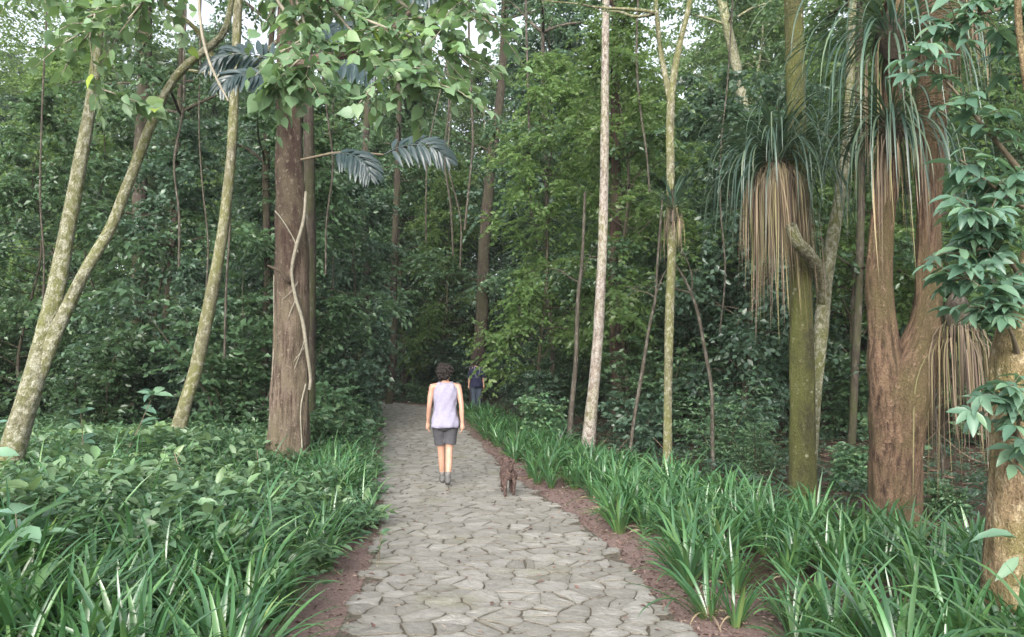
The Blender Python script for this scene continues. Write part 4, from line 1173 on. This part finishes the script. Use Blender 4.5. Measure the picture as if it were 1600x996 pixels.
e = tag(empty('climbing_philodendron', at(450, 150, 10.9)), 'climber with big slate coloured split fronds on the stout brown trunk', 'climber')
rr = np.random.default_rng(8)
for (u, v, Y, az, el, L, W) in ((440, 105, 10.4, PI + .2, .55, 1.15, .42), (428, 125, 10.2, PI + .5, .3, .85, .36), (520, 242, 10.4, -.3, .1, .8, .34), (600, 242, 10.5, -.15, .5, 1.1, .36),
                                (505, 110, 10.4, -.4, .3, 1.0, .4), (490, 60, 10.7, -.3, .5, 1.0, .38), (600, -5, 10.9, -.2, .4, 1.0, .38)):
    fb = Buf(); frond(fb, at(u, v, Y), az, el, L, W, rr, bend=1.5)
    if u > 520:
        Pq, r = px_path([(470, v + 8, 11, 8), ((u + 470) / 2, v - 4, 10.9, 7), (u, v, Y, 6)]); tube(fb, Pq, r * .55, 6, 1, dat=(.2, .5, .5), res=4)
    part('frond', fb, [M['frond'], M['twig']], e)


# ------------------------------------------------------------------ strap leaved plants along the path
def strap_kind(seed, n, L, W):
    rng = np.random.default_rng(seed); b = Buf()
    az = rng.uniform(0, 2 * PI, n)
    O = np.stack([np.cos(az) * .05, np.sin(az) * .05, np.full(n, -.03)], -1) * rng.uniform(.3, 1.4, n)[:, None]
    straps(b, O, az, rng.uniform(.95, 1.5, n), rng.uniform(.35, 2.0, n), L * rng.uniform(.6, 1.15, n), W * rng.uniform(.75, 1.2, n), 9, 0, rng, .3, None, .12, .5)
    m = 4; az = rng.uniform(0, 2 * PI, m)
    straps(b, np.zeros((m, 3)) + [0, 0, .02], az, rng.uniform(.2, .9, m), rng.uniform(.9, 2.2, m), L * rng.uniform(.35, .75, m), W * rng.uniform(.4, .8, m), 7, 1, rng, .5, None, .4, .4)
    return b.mesh('strap_leaves', [M['strap'], M['strap_dry']])


SK = [strap_kind(100 + i, int(28 + 3 * (i % 4)), .74 + .05 * (i % 3), .033 + .006 * (i % 3)) for i in range(8)]
rs = np.random.default_rng(21)


def scatter(n, xr, yr, dmin, ok, rng, tries=40):
    pts = []
    for _ in range(n * tries):
        x, y = rng.uniform(*xr), rng.uniform(*yr)
        if not ok(x, y): continue
        if any((x - a) ** 2 + (y - b_) ** 2 < dmin * dmin for a, b_ in pts): continue
        pts.append((x, y))
        if len(pts) >= n: break
    return pts


def infr(x, y, m=0.0):
    return abs(x) / max(y, .1) < 800 / FPX + m


def okr(x, y):
    s = path_info(x, y)[0][0] - HALFW
    w = np.interp(y, [3, 6, 9, 13, 20, 25], [2.5, 2.5, 2.1, 1.45, 1.0, .8])
    lo = np.interp(y, [3, 5, 9, 14, 22], [.3, .24, .24, .24, .2])
    return lo + .09 * math.sin(y * 2.1) < s < lo + w and infr(x, y, .06)


def okl(x, y):
    s = -path_info(x, y)[0][0] - HALFW
    return .3 + .1 * math.sin(y * 1.7) < s and x > -4.5 and infr(x, y, .06) and (y < 5.0 + .4 * math.sin(x * 2.3) or (s < .8 and 8.8 < y < 12.5) or (y < 7.5 and rs.random() < .02))


TR = [(1.6 + 3.45, 9.0)]
for (x, y) in scatter(285, (-1.6, 4.6), (3.3, 23), .155, okr, rs):
    o = link('strap_leaved_plant', SK[rs.integers(0, 8)]); o.location = (x, y, g1(x, y)); o.rotation_euler = (rs.normal(0, .08), rs.normal(0, .08), rs.uniform(0, 6.28)); k = rs.uniform(.52, .86); o.scale = (k, k, k)
    tag(o, 'glossy green strap leaved clump in the border right of the path', 'plant', 'strap plants right of the path')
for (x, y) in scatter(130, (-5, -.9), (3.2, 13), .18, okl, rs):
    o = link('strap_leaved_plant', SK[rs.integers(0, 8)]); o.location = (x, y, g1(x, y)); o.rotation_euler = (rs.normal(0, .08), rs.normal(0, .08), rs.uniform(0, 6.28)); k = rs.uniform(.6, .9); o.scale = (k, k, k)
    tag(o, 'glossy green strap leaved clump in the bed left of the path', 'plant', 'strap plants left of the path')

# ------------------------------------------------------------------ leafy ground cover on the left bank (nobody could count it)
def cover(npt, region, hfun, leaf, asp, rng, mat, tpl=T_BIG, nl=5):
    X = rng.uniform(*region[0], npt); Y = rng.uniform(*region[1], npt)
    s, _, _ = path_info(X, Y)
    h = hfun(X, Y, s)
    k = (h > .03) & (np.abs(X) / Y < .74)
    X, Y, h = X[k], Y[k], h[k]
    z = ground(X, Y) + h * rng.uniform(.15, .95, len(X))
    a = rng.uniform(0, 2 * PI, len(X))
    t = np.stack([np.cos(a), np.sin(a), rng.uniform(.1, 1.1, len(X))], -1)
    b = Buf()
    tone = np.clip(.5 + .35 * wav(X * 1.3, Y * 1.3) + rng.normal(0, .15, len(X)), 0, 1)
    twigs_leaves(b, np.stack([X, Y, z], -1), t, rng.uniform(.1, .28, len(X)), nl, leaf, asp, tpl, 0, rng, .2, .4, .9, .05, tone)
    return b


def h_left(X, Y, s):
    d = -s - HALFW
    mound = .42 + .13 * wav(X * .9, Y * .9)
    mound += .75 * smooth(12.0, 16, Y) * smooth(4.5, 1.0, d)
    far = smooth(20, 14, Y) + smooth(5, 3, d)
    return np.where((d > np.interp(Y, [5, 6.6, 7.2, 30], [.32, .28, .06, .02]) + .08 * np.sin(Y * 3)) & (Y > 4.9), np.clip(mound * (.35 + .65 * smooth(.0, .7, d)), 0, 2) * np.clip(far, .25, 1), 0)


cb = cover(15000, ((-9, -1.0), (4.9, 14)), h_left, .088, .55, np.random.default_rng(31), None)
o = link('ground_cover', cb.mesh('ground_cover', [M['leaf_cover']])); tag(o, 'knee high leafy ground cover over the left bank', 'ground cover', None, 'stuff')
cb = cover(12000, ((-13, -2.4), (14, 27)), h_left, .1, .5, np.random.default_rng(32), None, T_SMALL, 7)
o = link('ground_cover', cb.mesh('ground_cover', [M['leaf_cover']])); tag(o, 'dark leafy ground cover along the far left edge of the path', 'ground cover', None, 'stuff')


cb = cover(1500, ((-8, -1.0), (4.9, 13)), lambda X, Y, s: h_left(X, Y, s) * 1.15, .15, .5, np.random.default_rng(34), None, T_BIG, 5)
o = link('ground_cover', cb.mesh('ground_cover', [M['leaf_front']])); tag(o, 'larger pale leaves standing out of the low green cover on the left bank', 'ground cover', None, 'stuff')
rg2 = np.random.default_rng(35); X = rg2.uniform(-8, -1.2, 2600); Y = rg2.uniform(5, 13, 2600); s_ = path_info(X, Y)[0]; hh = h_left(X, Y, s_); k_ = (hh > .1) & (wav(X * 1.7, Y * 1.4 + 3) > -.1)
X, Y = X[k_], Y[k_]; gb_ = Buf(); m_ = len(X)
straps(gb_, np.stack([X, Y, ground(X, Y) + .1], -1), rg2.uniform(0, 6.28, m_), rg2.uniform(.9, 1.5, m_), rg2.uniform(.4, 2, m_), rg2.uniform(.35, .8, m_), rg2.uniform(.008, .02, m_), 6, 0, rg2)
o = link('wild_grass', gb_.mesh('wild_grass', [M['strap']])); tag(o, 'wild grass blades growing through the left ground cover', 'grass', None, 'stuff')


def h_right(X, Y, s):
    d = s - HALFW
    return np.where((d > 1.2) & (Y > 8), (.22 + .12 * wav(X * .8, Y * .8)) * smooth(1.0, 2.0, d), 0) + np.where((d > .3) & (Y > 20), .25, 0)


cb = cover(9000, ((-6, 16), (8, 30)), h_right, .1, .5, np.random.default_rng(33), None, T_SMALL, 6)
o = link('ground_cover', cb.mesh('ground_cover', [M['leaf_dark']])); tag(o, 'dim low leafy ground cover under the trees right of the path', 'ground cover', None, 'stuff')

# leaf litter
rl = np.random.default_rng(41); lb = Buf()
n = 9000
X = rl.uniform(-9, 10, n); Y = rl.uniform(3, 22, n); s = path_info(X, Y)[0]; a_ = np.abs(s) - HALFW
k = ((a_ > 0) | (rl.random(n) < .2 + .25 * smooth(-.5, 0, a_))) & (np.abs(X) / Y < .75)
X, Y, a_ = X[k], Y[k], a_[k]
P = np.stack([X, Y, ground(X, Y) + np.where(a_ < .05, .047, .014)], -1)
az = rl.uniform(0, 2 * PI, len(X))
leaves(lb, P, np.stack([np.cos(az), np.sin(az), rl.normal(0, .18, len(X))], -1), np.stack([rl.normal(0, .2, len(X)), rl.normal(0, .2, len(X)), np.ones(len(X))], -1), rl.uniform(.025, .075, len(X)), .45, T_SMALL, 0, None, rl)
n = 17000; S_ = rl.uniform(15, 42, n); sd = np.where(rl.random(n) < .68, 1, -1)
W_ = path_pt(S_, sd * (HALFW + rl.uniform(-.1, .75, n))); az = rl.uniform(0, 2 * PI, n)
W_[:, 2] = ground(W_[:, 0], W_[:, 1]) + np.where(rl.random(n) < .5, .014, .03)
leaves(lb, W_, np.stack([np.cos(az), np.sin(az), rl.normal(0, .25, n)], -1), np.stack([rl.normal(0, .3, n), rl.normal(0, .3, n), np.ones(n)], -1), rl.uniform(.015, .055, n), .28, T_SMALL, 0, None, rl)
o = link('leaf_litter', lb.mesh('leaf_litter', [M['litter']])); tag(o, 'fallen brown leaves scattered on the mulch and path edges', 'leaf litter', None, 'stuff')

# fallen twigs on the mulch and in the dim wood
tbf = Buf()
for i in range(420):
    x, y = rl.uniform(-8, 9), rl.uniform(3.6, 20)
    s = path_info(x, y)[0][0]
    if abs(s) < HALFW + .02 or not infr(x, y) or (s > 0 and y < 7 and rl.random() < .75): continue
    a = rl.uniform(0, PI); L = rl.uniform(.12, .5) * (1 + (y > 9)); z = g1(x, y) + .012
    big = rl.random() < .25 and y > 8
    zz = np.array([0, rl.uniform(0, .1), rl.uniform(.1, .6)]) if big else np.zeros(3)
    p = np.array([[x + math.cos(a) * L * t_, y + math.sin(a) * L * t_ + rl.normal(0, .01), z + zz[j]] for j, t_ in enumerate((-1, 0, 1))])
    tube(tbf, p, np.array([.005, .006, .003]) * rl.uniform(.6, 1.6), 4, 0, res=3)
o = link('fallen_twigs', tbf.mesh('fallen_twigs', [plain_mat('dead_twig', (.2, .145, .105), .9)])); tag(o, 'dead twigs lying about on the forest floor', 'twigs', None, 'stuff')

# young broad leaved plants among the ground cover
def young(u, v, Y, h, lab, mat, nleaf=14, leaf=.14):
    x, y, _ = at(u, v, Y); z = g1(x, y)
    b1, b2 = Buf(), Buf(); rng = np.random.default_rng(int(u))
    st = wander((x, y, z - .05), (rng.normal(0, .1), rng.normal(0, .1), 1), h, 6, rng, .08); tube(b1, st, np.linspace(.009, .004, 7), 6, 0, res=3)
    i = rng.integers(3, 7, nleaf); a = np.arange(nleaf) * 2.4
    P = st[i]; d = np.stack([np.cos(a), np.sin(a), rng.uniform(-.2, .7, nleaf)], -1)
    leaves(b2, P, d, np.tile([0, -.3, 1.], (nleaf, 1)) + rng.normal(0, .25, (nleaf, 3)), leaf * rng.uniform(.7, 1.2, nleaf), .55, T_BIG, 0, None, rng)
    e = tag(empty('young_plant', (x, y, z)), lab, 'plant')
    part('stem', b1, [M['twig']], e); part('leaves', b2, [mat], e)


young(125, 850, 5.7, .78, 'pale green young plant with a rosette top among the strap leaves', M['leaf_front'], 16, .15)
young(20, 850, 4.6, .55, 'broad leaved young plant with long arching leaves beside the forked tree', M['leaf_right'], 9, .34)
young(185, 660, 9.2, 1.2, 'young plant with large dark leaves right of the forked tree', M['leaf_right'], 20, .2)
young(140, 640, 8.8, 1.0, 'smaller young plant with drooping dark leaves against the forked tree', M['leaf_right'], 15, .17)
young(10, 640, 7.4, 1.35, 'tall young plant with dark leaves just left of the forked tree', M['leaf_right'], 14, .2)
young(590, 880, 6.3, .3, 'tiny bluish seedling at the left edge of the path', M['leaf_cover'], 9, .09)

# ------------------------------------------------------------------ the wood behind: understory shrubs, trees
rb = np.random.default_rng(55)
SHR = [shrub_kind('shrub_a', 201, 1.6, .9, 10, 22, 11, .14, .6, T_SMALL, M['leaf_dark']),
       shrub_kind('shrub_b', 202, 2.2, 1.0, 9, 28, 12, .15, .58, T_SMALL, M['leaf_dark'], .5),
       shrub_kind('shrub_c', 203, 1.2, .8, 11, 20, 10, .125, .58, T_SMALL, M['leaf_cover'], .35),
       shrub_kind('shrub_d', 204, 2.8, 1.2, 9, 30, 12, .145, .56, T_SMALL, M['leaf_mid'], .55, .2)]
UND = [tree_kind('und_a', 301, 6.5, .045, 2.0, .1, 42, 16, 11, .16, .58, T_SMALL, M['leaf_dark'], M['dark_bark'], .06, .6),
       tree_kind('und_b', 302, 8.5, .055, 2.3, .12, 46, 18, 11, .165, .58, T_SMALL, M['leaf_dark'], M['dark_bark'], .08, .7),
       tree_kind('und_c', 303, 7.5, .045, 2.2, .14, 44, 19, 12, .14, .56, T_SMALL, M['leaf_mid'], M['dark_bark'], .05, .6),
       tree_kind('und_d', 304, 10.5, .06, 2.7, .18, 50, 21, 12, .145, .56, T_SMALL, M['leaf_bright'], M['dark_bark'], .05, .75)]
TALL = [tree_kind('tall_a', 401, 17, .13, 3.8, .25, 60, 24, 14, .21, .6, T_SMALL, M['leaf_mid'], M['dark_bark'], .04, 1.1),
        tree_kind('tall_b', 402, 20, .15, 4.2, .28, 64, 24, 14, .21, .6, T_SMALL, M['leaf_light'], M['lichen'], .06, 1.2),
        tree_kind('tall_c', 403, 15, .12, 3.6, .2, 60, 24, 14, .2, .6, T_SMALL, M['leaf_dark'], M['dark_bark'], .05, 1.0)]


def zone(x, y):
    s = path_info(x, y)[0][0]
    if y > 29: return 'beyond the bend of the path'
    return 'left of the path' if s < 0 else 'right of the path'


def free(x, y, margin, clear=()):
    s = abs(path_info(x, y)[0][0])
    return s > HALFW + margin and infr(x, y, .04)


def away(x, y):
    if -.095 < x / y < .012 and y < 24.5: return False
    # keep the lines of sight to the near trunks clear
    return y > np.interp(x / y, [-.7, -.45, -.28, -.1, .05, .15, .3, .5, .7], [11.5, 14, 15, 15, 16.5, 15.5, 12.5, 10.5, 10])


sp = [(x, y, rb.uniform(0, 6.28), rb.uniform(.75, 1.25), int(rb.integers(0, 4))) for x, y in
      scatter(190, (-26, 24), (11, 42), 1.0, lambda x, y: free(x, y, .9) and away(x, y) and not (x > 3.0 and y < 16 and rb.random() < .5), rb)]
copies(SHR, sp, 'understory_shrub', ('stems', 'foliage'), lambda x, y: 'leafy dark understory shrub ' + zone(x, y), 'shrub', lambda x, y: 'understory shrubs ' + zone(x, y), .05)
sp = [(x, y, rb.uniform(0, 6.28), rb.uniform(.8, 1.2), int(rb.choice([0, 1, 2, 3], p=[.3, .28, .24, .18]) if x < -.05 * y else rb.choice([0, 1, 2, 3], p=[.12, .14, .34, .4]))) for x, y in
      scatter(125, (-26, 26), (13.5, 44), 1.5, lambda x, y: free(x, y, 1.3) and away(x, y - 1.5), rb)]
copies(UND, sp, 'understory_tree', ('trunk', 'crown'), lambda x, y: 'slender dim understory tree ' + zone(x, y), 'tree', lambda x, y: 'understory trees ' + zone(x, y), .05)
sp = [(x, y, rb.uniform(0, 6.28), rb.uniform(.85, 1.2), int(rb.integers(0, 3))) for x, y in
      scatter(46, (-40, 38), (29, 58), 3.2, lambda x, y: free(x, y, 2.2) and not (-.085 < x / y < -.02 and y < 38) and not (0 < x / y < .3 and rb.random() < .12), rb)]
copies(TALL, sp, 'forest_tree', ('trunk', 'crown'), lambda x, y: 'tall leafy forest tree ' + zone(x, y), 'tree', lambda x, y: 'tall forest trees ' + zone(x, y), .05)

fern_sh = shrub_kind('feathery', 207, 1.5, 1.0, 9, 22, 16, .075, .4, T_SMALL, M['leaf_cover'], .55, .12, .25)
for (u, Y, k_, lab, ms) in ((1128, 12.6, 1.12, 'pale feathery tiered shrub under the shaggy epiphyte', fern_sh), (1180, 11.2, .72, 'low feathery shrub left of the green mossy trunk foot', fern_sh),
                            (1000, 15.5, .9, 'round shrub between the whitish tree and the bare leaning sapling', SHR[0]), (1325, 10.6, .62, 'small dark shrub between the green mossy trunk and the red brown tree', SHR[2]),
                            (1470, 8.3, .42, 'low dark shrub at the right foot of the red brown tree', SHR[2]), (522, 14.6, 1.25, 'bushy shrub right of the stout brown trunk at the path edge', SHR[2]),
                            (548, 18, 1.3, 'second bushy shrub farther along the left path edge', SHR[0]), (506, 12.8, .95, 'low leafy shrub touching the foot of the stout brown trunk', SHR[2])):
    x, y, _ = at(u, 600, Y); e = tag(empty('shrub', (x, y, g1(x, y) - .05), u % 6, k_), lab, 'shrub', 'shrubs near the path')
    for pn, me in zip(('stems', 'foliage'), ms): link(pn, me, e)

# far wood: one mass
fb = Buf(); rf = np.random.default_rng(66)
ncl = 2400
th = rf.uniform(-.72, .72, ncl); rd = rf.uniform(44, 66, ncl)
cx_ = np.sin(th) * rd; cy_ = np.cos(th) * rd
hm = 18 + 4 * np.sin(th * 9) + 3 * np.sin(th * 23 + 1) - 7 * np.exp(-((th + .03) / .06) ** 2)
cz_ = ground(cx_, cy_) + rf.uniform(0, 1, ncl) ** .8 * hm
O = np.repeat(np.stack([cx_, cy_, cz_], -1), 9, 0); O = O + rf.normal(0, .7, O.shape)
t = rf.normal(0, 1, O.shape) * [1, 1, .4]
twigs_leaves(fb, O, t, rf.uniform(.8, 1.8, len(O)), 10, .3, .5, T_SMALL, 0, rf, .3, .4, .9, .1, np.repeat(rf.random(ncl), 9))
o = link('far_wood', fb.mesh('far_wood', [M['leaf_bright']])); tag(o, 'far mass of woodland foliage closing the view', 'woodland', None, 'stuff')


# ------------------------------------------------------------------ light
SUN_EL, SUN_AZ = math.radians(27), math.radians(192)   # azimuth from +Y clockwise
w = bpy.data.worlds.new('World'); sc.world = w; w.use_nodes = True
nt = w.node_tree; bg = nt.nodes['Background']
sky = nt.nodes.new('ShaderNodeTexSky'); sky.sky_type = 'NISHITA'; sky.sun_disc = False
sky.sun_elevation = SUN_EL; sky.sun_rotation = SUN_AZ; sky.air_density = 1.0; sky.dust_density = 4.0; sky.ozone_density = 1.0
hs = nt.nodes.new('ShaderNodeHueSaturation'); hs.inputs['Saturation'].default_value = .35
nt.links.new(sky.outputs[0], hs.inputs['Color']); nt.links.new(hs.outputs[0], bg.inputs[0]); bg.inputs[1].default_value = .15
sl = bpy.data.lights.new('sun', 'SUN'); sl.energy = 1.0; sl.angle = math.radians(60); sl.color = (1, .96, .9)
so = bpy.data.objects.new('sun', sl); COL.objects.link(so)
d = Vector((math.sin(SUN_AZ) * math.cos(SUN_EL), math.cos(SUN_AZ) * math.cos(SUN_EL), math.sin(SUN_EL)))
so.rotation_euler = d.to_track_quat('Z', 'Y').to_euler()

sc.view_settings.view_transform = 'Standard'; sc.view_settings.look = 'None'; sc.view_settings.gamma = 1
sc.view_settings.exposure = 1.75
sc.render.engine = 'CYCLES'
cy = sc.cycles
cy.max_bounces = 5; cy.diffuse_bounces = 4; cy.glossy_bounces = 2; cy.transmission_bounces = 4; cy.transparent_max_bounces = 4
cy.use_denoising = True
cy.sample_clamp_indirect = 6
sc.render.use_persistent_data = False

if HAZE:  # thin haze volume added to lift the dark background
    hb = Buf()
    x0, x1, y0, y1, z0, z1 = -110, 110, -40, 110, -2.5, 34
    V = np.array([(x, y, z) for x in (x0, x1) for y in (y0, y1) for z in (z0, z1)], float)
    T = [(0, 1, 3), (0, 3, 2), (4, 6, 7), (4, 7, 5), (0, 4, 5), (0, 5, 1), (2, 3, 7), (2, 7, 6), (0, 2, 6), (0, 6, 4), (1, 5, 7), (1, 7, 3)]
    hb.add(V, T, np.zeros((8, 3)))
    m, nt, out = nodes('haze'); pv = N(nt, 'ShaderNodeVolumePrincipled'); pv.inputs['Color'].default_value = (.9, .95, .95, 1); pv.inputs['Density'].default_value = HAZE
    nt.links.new(pv.outputs[0], out.inputs['Volume'])
    tag(link('haze', hb.mesh('haze', [m], False)), 'thin pale haze added to lift the shadows in the wood', None, None, 'stuff')
